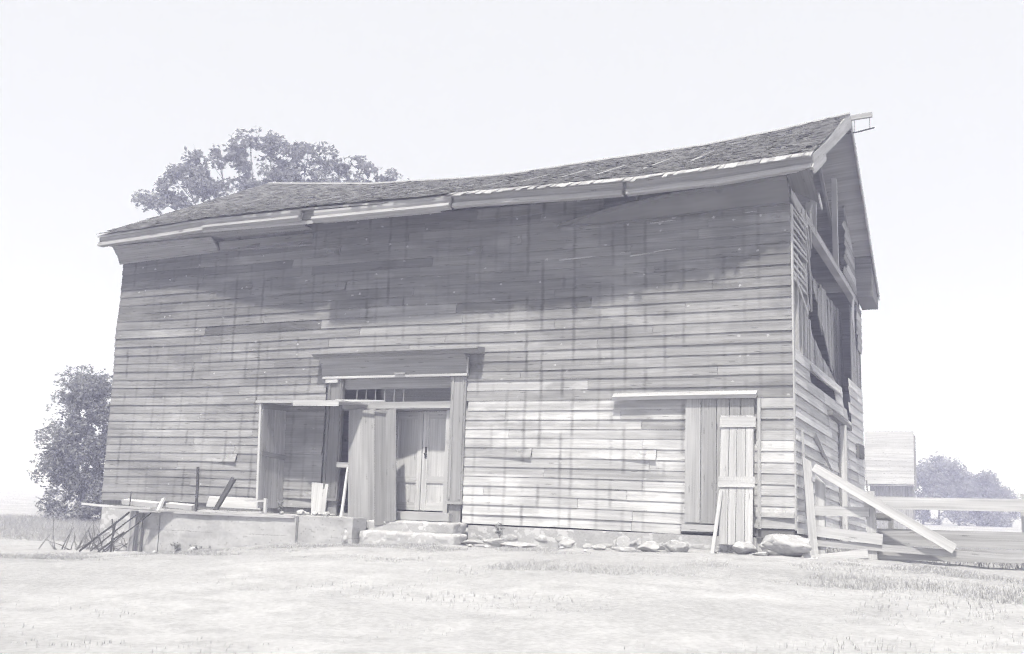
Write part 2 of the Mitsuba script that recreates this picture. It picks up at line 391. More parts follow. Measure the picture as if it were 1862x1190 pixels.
def shingles():
    mb = MB()
    Vs, Us = [], []
    slen, expo = 6.75, 0.12
    courses = int(slen / expo)
    for c in range(courses):
        s0 = c * expo / slen
        x = -16.30 + rng.uniform(-0.05, 0.0)
        while x < 0.47:
            w = rng.uniform(0.06, 0.15)
            x1 = min(x + w, 0.49)
            lift = abs(rng.normal(0, 0.006)); j = rng.normal(0, 0.007)
            edge = c == 0
            curl = abs(rng.normal(0, 0.012)) if rng.random() < 0.25 else 0.0
            if edge:
                s_lo = -0.07 / slen + rng.normal(0, 0.004)
                if x > -6.4: s_lo -= 0.012 + abs(rng.normal(0, 0.003)); curl += rng.normal(-0.05, 0.010)
            else:
                s_lo = s0 - (0.02 + j) / slen
            s_hi = s0 + (expo * 1.25) / slen
            xa, xb = x + 0.003, x1 - 0.003
            if rng.random() < 0.02 and not edge: x = x1; continue     # a missing shingle
            lo = roof_pt(np.array([xa, xb]), np.array([s_lo, s_lo]), 0.014 + lift + curl + rng.normal(0, 0.003))
            hi = roof_pt(np.array([xa, xb]), np.array([s_hi, s_hi]), 0.006)
            lo2 = lo - [0, 0, 0.012]; hi2 = hi - [0, 0, 0.010]
            Vs.append(np.vstack([lo, hi[::-1], lo2, hi2[::-1]]))
            if edge and x > -6.4: k = rng.integers(13, 15)  # paler exposed eave course, tone lifted to paint sun on the curled ends
            else: k = int(np.clip(round(rng.normal(7, 2.2)), 0, 12))
            u0 = rng.uniform(0, 30)
            q = np.array([(u0, .4), (u0 + w, .4), (u0 + w, .6), (u0, .6)]) + [0, 4 * k]
            Us.append(np.vstack([q, q + [0, .02]]))
            x = x1
    V = np.concatenate(Vs); U = np.concatenate(Us); n = len(Vs)
    f = np.array([(0, 1, 2, 3), (4, 7, 6, 5), (0, 4, 5, 1), (1, 5, 6, 2), (3, 2, 6, 7), (0, 3, 7, 4)])
    Fq = (f[None] + 8 * np.arange(n)[:, None, None]).reshape(-1, 4)
    return mb.add(V, Fq, U)
put('barn__roof__shingles', shingles(), 'mat_shingle', 'weathered wooden shingles in thin courses', kind='stuff')
# far slope cover
mb = MB(); s = np.linspace(0, 1.01, 16); A, B = np.meshgrid(XS, s, indexing='ij'); up = far_pt(A, B, 0.012)
n, m = A.shape; i = np.arange(n * m).reshape(n, m); q = np.stack([i[:-1, :-1], i[1:, :-1], i[1:, 1:], i[:-1, 1:]], -1).reshape(-1, 4)
put('barn__roof__shingle_covering', mb.add(up.reshape(-1, 3), q, np.stack([A, 4 * 6 + 0.3 + B * 3], -1).reshape(-1, 2)), 'mat_shingle')
# ridge boards
mb = MB()
for k in range(len(XS) - 1):
    pass
rings = [[(x, D / 2 - 0.12, zr(x) - 0.035), (x, D / 2, zr(x) + 0.045), (x, D / 2 + 0.12, zr(x) - 0.035), (x, D / 2, zr(x) - 0.03)] for x in XS]
put('barn__roof__ridge_board', sweep(None, rings, 6), 'mat_wood')
# rafters under both slopes
for x in np.arange(-15.6, 0.1, 0.95):
    for fn in (roof_pt, far_pt):
        a, b = fn(np.array([x, x]), np.array([0.03, 0.985]), -0.14)
        put('barn__roof__rafter', slab(a, b, 0.07, 0.14, (0, 0, 1), 7), 'mat_wood')

# barge boards on the open gable
top = lambda pts, x0: [(x0, y, z) for y, z in pts]
pts = [(-0.56, 6.47), (1.2, 7.28), (2.9, 8.16), (4.3, 8.86), (5.62, 9.42), (5.62, 9.12), (4.55, 8.62), (3.2, 7.98), (2.0, 7.42), (1.13, 7.02), (1.16, 6.90), (0.45, 6.55), (-0.35, 6.18), (-0.66, 6.20), (-0.50, 6.32)]
put('barn__roof__barge_board', prism(top(pts, 0.462), (0.03, 0, 0), 10), 'mat_wood', 'pale bare barge board, broken off at its lower end')
pts = [(5.64, 9.42), (8.7, 7.94), (11.86, 6.34), (11.80, 6.18), (8.7, 7.72), (5.64, 9.20)]
put('barn__roof__barge_board', prism(top(pts, 0.462), (0.03, 0, 0), 9), 'mat_wood')
# far eave cornice box end
put('barn__roof__eave_return', prism([(0.44, 10.35, 6.02), (0.44, 11.80, 5.93), (0.44, 11.90, 6.02), (0.44, 11.86, 6.30), (0.44, 10.2, 7.10)], (-0.42, 0, 0), 3), 'mat_wood')

# hay beam sticking out at the peak, with its iron rail
hay = put('barn__hay_beam', slab((0.10, D / 2, 9.33), (0.96, D / 2 - 0.02, 9.37), 0.11, 0.09, (0, -1, 0), 9, n=3, warp=0.004), 'mat_wood')
put(hay + '__rail', tube([(0.30, D / 2, 8.99), (0.62, D / 2, 9.0), (0.80, D / 2, 9.03), (1.0, D / 2, 9.06)], 0.018, 6), 'mat_iron')
for x in (0.56, 0.90):
    put(hay + '__hanger', tube([(x, D / 2, 9.34), (x, D / 2, 9.02)], 0.006, 5), 'mat_iron')

# ---------------------------------------------------------------- barn: cornice
put('barn__cornice', slab((-16.2, -0.30, 6.16), (-10.4, -0.34, 6.16), 0.58, 0.022, (0, 0, -1), 6, n=6), 'mat_wood')
# (k: how far the moulding is twisted outwards, dz: slipped down)
def crown(x0, x1, tone, roll0=0.0, roll1=0.0, out0=0.0, out1=0.0, dz0=0.0, dz1=0.0, h=1.0, n=10):
    prof = np.array([(0.03, 0.0), (0.045, -0.06), (0.085, -0.12), (0.10, -0.185), (0.015, -0.195), (0.005, -0.275), (0.02, -0.285), (0.16, -0.285), (0.16, 0.0)])
    rings = []
    for t in np.linspace(0, 1, n + 1):
        x = x0 + (x1 - x0) * t; a = roll0 + (roll1 - roll0) * t
        H = (ze(x) - 0.015 - zb(x)) * h; pz = prof[:, 1] * H / 0.285; py = prof[:, 0]
        ry = py * math.cos(a) + pz * math.sin(a); rz = pz * math.cos(a) - py * math.sin(a)
        o = out0 + (out1 - out0) * t; dz = dz0 + (dz1 - dz0) * t
        rings.append(np.stack([np.full(len(prof), x), -yo(x) - o + ry, ze(x) - 0.02 + dz + rz], -1))
    return sweep(None, rings, tone)
put('barn__cornice__crown_moulding', crown(-16.26, -12.86, 8), 'mat_wood')
put('barn__cornice__crown_moulding', crown(-12.85, -10.0, 7, 0.16, 0.30, 0.03, 0.03, -0.03, -0.04, 0.80), 'mat_wood', 'lighter length of crown moulding sprung away from the eave')
put('barn__cornice__crown_moulding', crown(-9.60, -6.35, 8, 0.35, 0.30, 0.06, 0.03, -0.10, -0.04, 0.85), 'mat_wood', 'palest length of crown moulding tipped outwards and slipping')
put('barn__cornice__crown_moulding', crown(-6.32, -2.86, 8), 'mat_wood')
put('barn__cornice__crown_moulding', crown(-2.78, 0.46, 8), 'mat_wood')
# strips showing under the slipped lengths
put('barn__cornice__batten', slab((-12.9, -0.72, 6.15), (-9.7, -0.98, 6.02), 0.07, 0.03, (0, -1, 0), 9, n=4), 'mat_wood')
put('barn__cornice__batten', slab((-9.4, -1.02, 5.99), (-6.6, -1.04, 5.965), 0.07, 0.03, (0, -1, 0), 10, n=4), 'mat_wood')
# fascia behind the crown
rings = [[(x, -yo(x) + 0.13, ze(x) - 0.05), (x, -yo(x) + 0.16, ze(x) - 0.05), (x, -yo(x) + 0.16, zb(x) + 0.03), (x, -yo(x) + 0.13, zb(x) + 0.03)] for x in np.linspace(-16.2, 0.4, 40)]
put('barn__cornice__fascia', sweep(None, rings, 6), 'mat_wood')
# frieze boards
def frieze(x0, x1, tone, top_y, top_z, bot_z, n=8):
    rings = []
    for t in np.linspace(0, 1, n + 1):
        x = x0 + (x1 - x0) * t; ty, tz, bz = top_y(x), top_z(x), bot_z(x)
        m1 = (-0.055 + (ty + 0.05) * 0.45, bz + (tz - bz) * 0.72); m0 = (-0.05, bz + (tz - bz) * 0.30)
        front = [(ty, tz), m1, m0, (-0.05, bz + 0.035), (-0.075, bz + 0.03), (-0.075, bz)]
        rings.append([(x, a, b) for a, b in front] + [(x, -0.032, bz), (x, ty + 0.03, tz + 0.01)])
    return sweep(None, rings, tone)
fb = lin([-16.1, -12.98, -10.3, -3.1, -1.33, 0.05], [5.735, 5.83, 5.78, 5.66, 5.725, 5.755])
put('barn__cornice__frieze_board', frieze(-16.05, -13.0, 5, lambda x: -0.36, lambda x: 6.12, fb), 'mat_wood')
put('barn__cornice__frieze_board', frieze(-12.98, -10.35, 3, lambda x: -0.10, lambda x: 6.05, fb), 'mat_wood')
put('barn__cornice__frieze_board', frieze(-4.5, 0.0, 2, lin([-4.5, -3.6, -2.3, 0.1], [-0.10, -0.24, -0.36, -0.42]), lin([-4.5, -3.6, -2.3, 0.1], [5.74, 5.90, 6.06, 6.18]), lin([-4.5, -3.1, -1.33, 0.05], [5.69, 5.66, 5.725, 5.755])), 'mat_wood', 'long frieze board pulled away from the eave, leaving a dark gap above it')
put('barn__cornice__soffit_board', slab((-1.4, -0.36, 6.18), (0.42, -0.30, 6.20), 0.5, 0.02, (0, 0, -1), 6, n=2), 'mat_wood')
# drooping return boards at the gable end of the cornice
put('barn__cornice__return_board', prism([(0.42, -0.60, 6.20), (0.42, 0.10, 6.06), (0.42, 0.66, 5.97), (0.02, 0.05, 5.80), (0.02, -0.45, 6.17)], (0, 0.005, 0.022), 2), 'mat_wood')
put('barn__cornice__return_board', slab((0.43, 0.45, 6.03), (0.44, 0.78, 5.86), 0.10, 0.02, (1, 0, 0), 12), 'mat_wood')

# ---------------------------------------------------------------- barn: open gable wall
gw = put('barn__gable_wall', box((-0.075, 0.08, -0.10), (-0.035, D - 0.06, 2.62), 4), 'mat_wood')
def dip(y, z):    # the lower boards sag towards the far corner
    return -0.50 * np.clip((3.0 - z) / 2.2, 0, 1) * (y / D)
z = -0.05
row = 0
while z < 3.42:
    y = 0.03
    while y < D - 0.02:
        ye = y + rng.uniform(2.6, 4.8)
        if ye > D - 1.2: ye = D
        a, b = y, ye; y = ye
        cuts = [(a, b)]
        def carve(spans, lo, hi):
            out = []
            for p, q in spans:
                for s, e in ((p, min(q, lo)), (max(p, hi), q)):
                    if e - s > 0.08: out.append((s, e))
            return out
        if 2.74 < z < 2.92: cuts = carve(cuts, 1.85, 5.5)
        if z > 3.1: cuts = carve(cuts, -1, 8.2)
        if 2.62 < z <= 3.1: cuts = carve(cuts, 6.75 + 0.3 * rng.random(), 8.1 + 1.2 * rng.random())
        if 2.42 < z <= 2.62: cuts = carve(cuts, 7.7, 8.5)
        for p, q in cuts:
            n = max(2, int((q - p) / 0.5)); ys = np.linspace(p + 0.004, q - 0.004, n + 1)
            l = 0.012 * rng.random() + (0.05 * np.clip((ys - ys[-2]) / 0.5, 0, 1) if rng.random() < 0.15 else 0) + 0 * ys
            k = int(np.clip(round(13.2 + rng.normal(0, 1.8)), 2, 14))
            rings = [[(0.008, yy, z + 0.225 + dip(yy, z + .2)), (-0.008, yy, z + 0.225 + dip(yy, z + .2)), (0.010 + ll, yy, z + dip(yy, z)), (0.030 + ll, yy, z + dip(yy, z))][::-1] for yy, ll in zip(ys, l)]
            put(gw + '__clapboard', sweep(None, rings, k), 'mat_wood')
    z += 0.2; row += 1
# the bright ledge board above the slot
put(gw + '__ledge_board', slab((0.045, 1.80, 3.02), (0.05, 5.95, 2.98), 0.13, 0.03, (1, 0, 0.5), 12, n=4, warp=0.01), 'mat_wood')
# posts, studs and tie beam of the frame
def post(y, z0, z1, w=0.15, x=-0.10, tone=7, dy=0.0, kind='stud'):
    put(gw + '__' + kind, slab((x, y, z0), (x, y + dy, z1), w, 0.12, (1, 0, 0), tone, n=2, warp=0.004), 'mat_wood')
post(0.14, -0.1, 5.75, 0.2, -0.12, 8, kind='corner_post')
post(D - 0.14, -0.1, 5.75, 0.2, -0.12, 7, kind='corner_post')
put(gw + '__tie_beam', slab((-0.08, 0.15, 6.03), (-0.08, D - 0.3, 5.98), 0.17, 0.16, (1, 0, 0), 8, n=4, warp=0.008), 'mat_wood')
for y, z0, z1, dy in ((0.62, 3.1, 5.0, 0.03), (1.02, 3.1, 4.75, 0.06), (1.75, 3.1, 5.9, -0.05), (1.42, 3.1, 4.1, 0.10), (2.05, 3.1, 4.0, 0.02)):
    post(y, z0, z1, 0.10, -0.05, 10, dy)
post(6.95, 6.0, 8.35, 0.16, -0.08, 9)
post(3.1, 6.0, 6.75, 0.10, -0.05, 8, 0.1); post(2.5, 6.0, 6.5, 0.10, -0.05, 8, 0.05)
put(gw + '__rake_brace', slab((-0.02, 8.3, 8.05), (-0.02, 11.1, 6.45), 0.20, 0.05, (1, 0, 0), 8, n=2), 'mat_wood')
# skip lath left on the near part
for i, zz in enumerate(np.arange(4.42, 6.0, 0.122)):
    e = 1.62 + 0.12 * rng.normal()
    put(gw + '__lath', slab((0.012, 0.05, zz + rng.normal(0, .01)), (0.012, e, zz + rng.normal(0, .03)), 0.05, 0.022, (1, 0, 0), 10 + rng.normal(0, 1), n=3, warp=0.006), 'mat_wood')
put(gw + '__lath', slab((0.02, 0.05, 4.55), (0.02, 1.7, 4.05), 0.07, 0.022, (1, 0, 0), 11, n=3), 'mat_wood')
put(gw + '__lath', slab((0.02, 1.25, 4.95), (0.02, 1.85, 4.15), 0.07, 0.022, (1, 0, 0), 10, n=3), 'mat_wood')
# broken vertical sheathing: tops fall along a curve
tops = lin([1.7, 1.9, 2.1, 2.5, 3.0, 4.1, 5.0, 6.0, 6.7], [4.7, 4.25, 4.0, 3.80, 3.68, 3.50, 3.38, 3.26, 3.16])
y = 1.72
while y < 6.6:
    w = rng.uniform(0.24, 0.40)
    a, b = y + 0.004, y + w - 0.004; x0 = -0.03 - rng.uniform(0, .03)
    put(gw + '__sheathing_board', prism([(x0, a, 3.0), (x0, b, 3.0), (x0, b, tops(b) - 0.04 * rng.random()), (x0, a, tops(a) - 0.04 * rng.random())], (0.024, 0, 0), 7 + rng.normal(0, 0.8)), 'mat_wood')
    y += w
put(gw + '__sprung_board', slab((0.0, 1.62, 5.75), (0.0, 2.28, 4.2), 0.14, 0.024, (1, 0, 0), 7, n=3, bow=0.03), 'mat_wood')
# far upright boards, short clapboards near the far corner
for y, z0, z1 in ((9.35, 3.3, 5.5), (9.72, 3.4, 5.35), (10.05, 3.4, 5.5), (10.4, 3.3, 4.65), (10.75, 3.3, 4.7), (11.05, 3.3, 4.7)):
    put(gw + '__sheathing_board', slab((-0.02, y, z0), (-0.03, y - 0.05, z1), 0.28, 0.024, (1, 0, 0), 8 + rng.normal(0, 1.5), n=2, skew=(0, 0.2)), 'mat_wood')
for zz in np.arange(4.7, 5.75, 0.2):
    put(gw + '__clapboard', slab((0.03, 10.1 + 0.25 * rng.random(), zz), (0.03, D, zz - 0.02), 0.2, 0.02, (1, 0, -0.12), 9 + rng.normal(0, 2), n=2), 'mat_wood')
put(gw + '__sheathing_board', slab((0.06, 8.9, 5.05), (0.06, 9.15, 5.75), 0.3, 0.02, (1, 0, 0.1), 12, n=2, skew=(0.2, -0.3)), 'mat_wood', 'pale torn scrap of board below the tie beam')
# clapboards left above the tie beam between the stud and the far rake
for i, zz in enumerate(np.arange(6.16, 7.5, 0.2)):
    ylo = 7.45 + 0.5 * rng.random() + 0.25 * (i % 2); yhi = 11.3 - (zz - 6.16) / 0.54
    if yhi - ylo > 0.3:
        put(gw + '__clapboard', slab((0.03, ylo, zz + 0.03), (0.03, min(yhi, 10.3 - i * 0.12), zz - 0.01), 0.19, 0.02, (1, 0, -0.12), 7 + rng.normal(0, 1.5), n=3, skew=(0.3 * rng.random(), -0.2)), 'mat_wood')
# loose boards hanging from the cornice return
for y0, z1, dy in ((1.25, 6.0, 0.2), (1.75, 6.1, 0.1), (2.3, 6.3, -0.3)):
    put(gw + '__sheathing_board', slab((0.0, y0, z1), (-0.03, y0 + dy + 0.6, z1 - 0.75), 0.14, 0.02, (1, 0, 0), 8, n=2, taper=0.5), 'mat_wood')
# gable doorway trim
put(gw + '__door_hood', slab((0.07, 4.05, 2.36), (0.07, 7.45, 2.27), 0.11, 0.14, (1, 0, 0), 3, n=2), 'mat_wood')
put(gw + '__door_post', slab((0.075, 6.05, -0.55), (0.075, 6.15, 2.24), 0.18, 0.16, (0, -1, 0), 13), 'mat_wood')
put(gw + '__door_post', slab((0.05, 5.72, -0.55), (0.05, 5.80, 2.24), 0.10, 0.04, (1, 0, 0), 4), 'mat_wood')  # dark strip standing for the shadowed gap line beside the post
put(gw + '__vent_box', box((0.03, 9.3, 1.66), (0.10, 10.6, 2.02), 2), 'mat_wood')
put(gw + '__loose_clapboard', slab((0.04, 2.1, 1.75), (0.10, 4.0, 1.15), 0.12, 0.016, (1, 0, -0.3), 6, n=4, taper=0.3), 'mat_wood')
# partition of upright boards inside, seen through the opening
pt = put('barn__partition', slab((-0.52, 5.4, 5.62), (-0.52, 11.0, 5.66), 0.12, 0.08, (1, 0, 0), 6), 'mat_wood')
y = 5.35
while y < 11.0:
    w = rng.uniform(0.26, 0.40); lo = max(3.5, 5.45 - (y - 5.35) * 0.50) + 0.12 * rng.normal()
    put(pt + '__board', slab((-0.46, y + w / 2, lo), (-0.46 + rng.uniform(-.03, .03), y + w / 2 - 0.1, 5.62 + rng.normal(0, .06)), w - 0.008, 0.024, (1, 0, 0), 7 + rng.normal(0, 1.3), n=1, skew=(0.2, 0)), 'mat_wood')
    y += w
# far lower corner: leaning brace boards
put('barn__gable_wall__prop_board', slab((0.10, 11.35, 0.2), (0.06, 11.3, 1.15), 0.20, 0.03, (1, 0, 0), 5, taper=0.3), 'mat_wood')

# ---------------------------------------------------------------- barn: main doorway
dw = put('barn__doorway', box((-9.80, 0.02, 2.60), (-6.40, 0.06, 2.785), 6), 'mat_wood')
def pilaster(x0, x1, ztop, zbot, tone):
    mb = MB()
    box((x0, -0.055, zbot + 0.06), (x1, 0.03, ztop), tone, mb)
    box((x0 + 0.035, -0.075, zbot + 0.10), (x0 + 0.075, -0.055, ztop - 0.002), tone, mb)
    box((x1 - 0.075, -0.075, zbot + 0.10), (x1 - 0.035, -0.055, ztop - 0.002), tone, mb)
    box((x0 - 0.02, -0.095, zbot), (x1 + 0.02, 0.028, zbot + 0.058), tone + 1, mb)
    return mb
put(dw + '__pilaster', pilaster(-9.72, -9.34, 2.78, 0.22, 3), 'mat_wood')  # darker tone than its pair paints the shade on this pilaster
put(dw + '__pilaster', pilaster(-6.74, -6.40, 2.78, 0.24, 6), 'mat_wood')
put(dw + '__plinth', box((-6.70, -0.02, -0.20), (-6.44, 0.03, 0.235), 5), 'mat_wood')
put(dw + '__plinth', box((-9.68, -0.02, -0.12), (-9.36, 0.03, 0.215), 5), 'mat_wood')
# entablature
rings = [[(x, -0.10, 2.835), (x, -0.12, 3.0), (x, -0.17, 3.12), (x, -0.25, 3.20), (x, -0.25, 3.215), (x, 0.0, 3.215), (x, 0.0, 2.835)] for x in (-9.86, -8.5, -7.3, -6.36)]
put(dw + '__frieze_panel', sweep(None, rings, 5), 'mat_wood')
put(dw + '__bed_strip', box((-9.83, -0.125, 2.785), (-6.355, 0.0, 2.832), 12), 'mat_wood')
put(dw + '__end_strip', box((-6.358, -0.13, 2.833), (-6.335, -0.10, 3.16), 12), 'mat_wood')
rings = [[(x, -0.37, 3.30 + dz), (x, -0.36, 3.33 + dz), (x, 0.0, 3.36 + dz), (x, 0.0, 3.22 + dz), (x, -0.26, 3.22 + dz), (x, -0.29, 3.26 + dz), (x, -0.33, 3.27 + dz)] for x, dz in ((-9.98, -0.01), (-9.0, -0.012), (-8.0, -0.006), (-7.0, -0.002), (-6.02, 0.0))]
put(dw + '__shelf', sweep(None, rings, 4), 'mat_wood', 'moulded shelf over the doorway')
put(dw + '__corner_block', box((-9.76, -0.11, 2.70), (-9.45, -0.056, 2.782), 11), 'mat_wood')
put(dw + '__corner_block', box((-8.02, -0.16, 2.836), (-7.78, -0.10, 2.88), 8), 'mat_wood')
# transom light
mb = MB(); box((-9.34, 0.03, 2.12), (-6.74, 0.09, 2.29), 6, mb); box((-9.34, 0.04, 2.565), (-6.74, 0.09, 2.60), 6, mb)
ts = put('barn__transom', mb, 'mat_wood')
for i, x in enumerate(np.linspace(-9.05, -7.9, 6)):
    put(ts + '__muntin', box((x - 0.008, 0.05, 2.291), (x + 0.008, 0.07, 2.564), 6), 'mat_wood')
put(ts + '__glass', MB().add([(-8.45, 0.062, 2.29), (-6.75, 0.062, 2.29), (-6.75, 0.062, 2.566), (-8.45, 0.062, 2.566)], [(0, 1, 2, 3)], [(0, 0), (1, 0), (1, 1), (0, 1)]), 'mat_pane')
put(ts + '__bar', box((-9.34, -0.03, 2.145), (-6.75, 0.029, 2.235), 8), 'mat_wood')

# double door: two panelled leaves
def leaf(base, hinge, w, ang, tone, label, flip):
    """w wide, hinge (x, y): opens by ang about its outer edge"""
    d = V3(math.cos(ang), math.sin(ang), 0) * (1 if flip else -1)      # from hinge to the meeting edge
    face = V3(-d[1], d[0], 0); face = face if face[1] < 0 else -face
    o = V3(hinge[0], hinge[1], 0.085); H = 2.04
    P = lambda a, z: o + d * a + V3(0, 0, z)
    k = key_for(base)
    m, uv = slab(P(w / 2, 0), P(w / 2, H), w, 0.03, face, tone).out(); scene[k] = mikit.ply(m, 'mat_wood', uv=uv); tag(k, label)
    t = 0.022
    for a0, a1 in ((0.0, 0.12), (w - 0.12, w)):
        put(k + '__stile', slab(P((a0 + a1) / 2, 0) + face * .026, P((a0 + a1) / 2, H) + face * .026, a1 - a0, t, face, tone + 1), 'mat_wood')
    for z0, z1 in ((0.0, 0.16), (0.56, 0.70), (H - 0.16, H)):
        put(k + '__rail', slab(P(0.122, (z0 + z1) / 2) + face * .025, P(w - 0.122, (z0 + z1) / 2) + face * .025, z1 - z0, t, face, tone), 'mat_wood')
    return k, P, face
k, P, fc = leaf('barn__door', (-6.93, 0.47), 0.68, 0.0, 13, 'right hand door leaf, pale and shut, with an iron lock plate', False)
put(k + '__lock_plate', slab(P(0.60, 1.06) + fc * .04, P(0.60, 1.30) + fc * .04, 0.05, 0.008, fc, 0), 'mat_iron')
put(k + '__knob', MB().add(*(lambda s: (s.vertices * 0.028 + P(0.60, 1.15) + fc * .07, s.faces, np.zeros((len(s.vertices), 2))))(trimesh.creation.icosphere(2))), 'mat_iron', smooth=True)
k, P, fc = leaf('barn__door', (-8.40, 0.60), 0.78, -0.16, 13, 'left hand door leaf, standing ajar in shade', True)
put('barn__doorway__jamb', box((-8.56, 0.10, 0.05), (-8.44, 0.60, 2.118), 4), 'mat_wood')
put('barn__doorway__jamb', box((-6.90, 0.09, 0.05), (-6.80, 0.60, 2.118), 9), 'mat_wood')
put('barn__doorway__soffit', box((-9.34, 0.092, 2.12), (-6.74, 0.62, 2.16), 4), 'mat_wood')
put('barn__doorway__threshold', box((-8.60, -0.16, -0.10), (-6.62, 0.62, 0.06), 8), 'mat_wood')

# the screened bay left of the doorway: side screen and canopy plank
sc = put('barn__side_screen', slab((-10.775, -0.84, 2.16), (-10.765, -0.02, 2.18), 0.14, 0.03, (1, 0, 0), 4), 'mat_wood')
for i in range(4):
    yy = -0.80 + 0.205 * i + 0.05
    put(sc + '__board', slab((-10.74, yy, 0.03), (-10.80, yy, 2.22), 0.195, 0.022, (1, 0, 0), 7 + rng.normal(0, 1.2), n=1), 'mat_wood')
put(sc + '__batten', slab((-10.735, -0.84, 1.16), (-10.72, -0.05, 1.10), 0.10, 0.03, (1, 0, 0), 3), 'mat_wood')
put(sc + '__edge_strip', slab((-10.74, -0.87, 0.02), (-10.83, -0.87, 2.22), 0.05, 0.03, (0, -1, 0), 11), 'mat_wood')
cp = put('barn__canopy', slab((-10.95, -0.44, 2.235), (-8.75, -0.42, 2.24), 0.90, 0.030, (0, 0, 1), 9, n=3, warp=0.012, skew=(0.0, 0.1)), 'mat_wood')
put(cp + '__edge_strip', slab((-10.93, -0.905, 2.235), (-8.9, -0.905, 2.215), 0.055, 0.025, (0, -1, 0), 9, n=3), 'mat_wood')
put(cp + '__edge_strip', slab((-9.95, -0.925, 2.19), (-8.83, -0.92, 2.17), 0.10, 0.02, (0, -1, 0), 11, n=2), 'mat_wood')
put(cp + '__edge_strip', slab((-9.3, -0.36, 2.285), (-8.13, -0.30, 2.275), 0.05, 0.05, (0, -1, 0.2), 11, n=3, taper=0.5), 'mat_wood')

# ---------------------------------------------------------------- barn: boarded sliding door and its hood
sd = put('barn__sliding_door', slab((-1.89, -0.052, 1.9), (-0.66, -0.052, 1.9), 0.14, 0.02, (0, -1, 0), 7), 'mat_wood')
for x0, x1, tone, zb_ in ((-1.90, -1.615, 9, 0.07), (-1.61, -1.33, 6, 0.06), (-1.325, -1.10, 7, 0.05), (-1.095, -0.90, 6, 0.05), (-0.895, -0.66, 6, 0.05)):
    xc = (x0 + x1) / 2
    put(sd + '__board', slab((xc - 0.02, -0.076, zb_), (xc, -0.076, 2.262), x1 - x0 - 0.008, 0.025, (0, -1, 0), tone, n=1), 'mat_wood')
put(sd + '__jamb', slab((-0.60, -0.05, 0.0), (-0.585, -0.05, 2.27), 0.055, 0.055, (0, -1, 0), 10), 'mat_wood')
put('barn__door_hood', slab((-3.27, -0.12, 2.315), (-0.61, -0.12, 2.335), 0.17, 0.075, (0, -0.55, 1), 10, n=3, warp=0.004), 'mat_wood')
put('barn__sill_board', slab((-1.98, -0.04, -0.03), (-1.36, -0.05, -0.02), 0.12, 0.05, (0, -1, 0), 10, n=1), 'mat_wood')
put('barn__sill_beam', box((-0.66, 0.0, -0.16), (-0.03, 0.1, -0.01), 3), 'mat_wood')
put('barn__sill_beam', box((-0.09, 0.12, -0.30), (0.0, D - 0.1, -0.02), 4), 'mat_wood')

# ---------------------------------------------------------------- rocks and stones
def rock(c, r, seed, rough=0.22, under=0.0, sub=3):
    s = trimesh.creation.icosphere(sub); v = s.vertices.copy()
    cut = np.random.default_rng(seed)
    for _ in range(11 if rough > 0.08 else 4):           # knock flats off the ball
        d = nrm(cut.normal(size=3)); h = cut.uniform(0.55, 0.88); over = np.maximum(0, v @ d - h); v -= over[:, None] * d * 0.95
    v[:, :2] *= (1 - under * np.clip(-v[:, 2] + 0.1, 0, 1))[:, None]
    n_ = meshkit.fbm(v * 1.6 + seed * 7.3, 3, seed) - 0.5
    v *= (1 + rough * n_ * 2)[:, None]
    v += 0.02 * (meshkit.fbm(v * 9 + seed, 2, seed) - 0.5)[:, None] * v
    a = cut.uniform(-0.3, 0.3); R = np.array([[math.cos(a), -math.sin(a), 0], [math.sin(a), math.cos(a), 0], [0, 0, 1]])
    v = (v * np.asarray(r)) @ R.T + np.asarray(c)
    return MB().add(v, s.faces, v[:, :2])
# foundation under the sill: a bed of mortar faced with flat stones
fd = put('barn__foundation', MB().add(*(lambda b: (b.vertices, b.faces, b.vertices[:, :2]))(trimesh.util.concatenate([
    trimesh.creation.box(bounds=[(-6.25, -0.03, -0.75), (-0.66, 0.10, -0.15)]), trimesh.creation.box(bounds=[(-0.66, 0.05, -0.75), (-0.02, 0.12, -0.17)]),
    trimesh.creation.box(bounds=[(-0.12, 0.125, -1.0), (-0.02, D, -0.30)]), trimesh.creation.box(bounds=[(-15.95, 0.0, -1.4), (-9.2, 0.10, -0.085)])]))), 'mat_stone')
for i in range(9):
    x = -6.0 + 0.62 * i + rng.normal(0, .12)
    zz = -0.36 + rng.normal(0, 0.05)
    put(fd + '__stone', rock((x, 0.0, zz), (rng.uniform(.14, .26), 0.05, rng.uniform(.05, .08)), 100 + i, 0.15, sub=2), 'mat_stone', smooth=40)
for i in range(10):
    put(fd + '__stone', rock((0.0, 0.35 + 1.05 * i, -0.45), (0.07, rng.uniform(.3, .5), rng.uniform(.10, .16)), 160 + i, 0.15, sub=2), 'mat_stone', smooth=40)
def stone(base, c, r, seed, label, cat='rock', group=None, **k):
    z0 = float(ground_z(c[0], c[1])); c = (c[0], c[1], z0 + r[2] * (0.72 if len(c) > 2 else 0.5))
    return put(base, rock(c, r, seed, **k), 'mat_stone', label, cat, group, smooth=28)
stone('boulder', (0.05, -1.02, -0.36), (0.40, 0.32, 0.24), 14, 'largest boulder, humped and undercut, in front of the right barn corner', 'boulder', rough=0.45, under=0.4)
stone('boulder', (-0.68, -0.90, -0.31), (0.22, 0.22, 0.13), 8, 'pale rounded boulder at the foot of the leaning ledged door', 'boulder')
stone('boulder', (-0.24, -0.42, -0.26), (0.34, 0.2, 0.13), 12, 'flat topped boulder under the bare sill beside the corner', 'boulder')
stone('rock', (-1.88, -0.62, -0.34), (0.30, 0.2, 0.125), 15, 'broad rock with a dark undercut front, left of the propping pole', under=0.5)
stone('rock', (-2.36, -0.72, -0.38), (0.20, 0.16, 0.11), 21, 'smooth pale rock between the round stone and the broad rock')
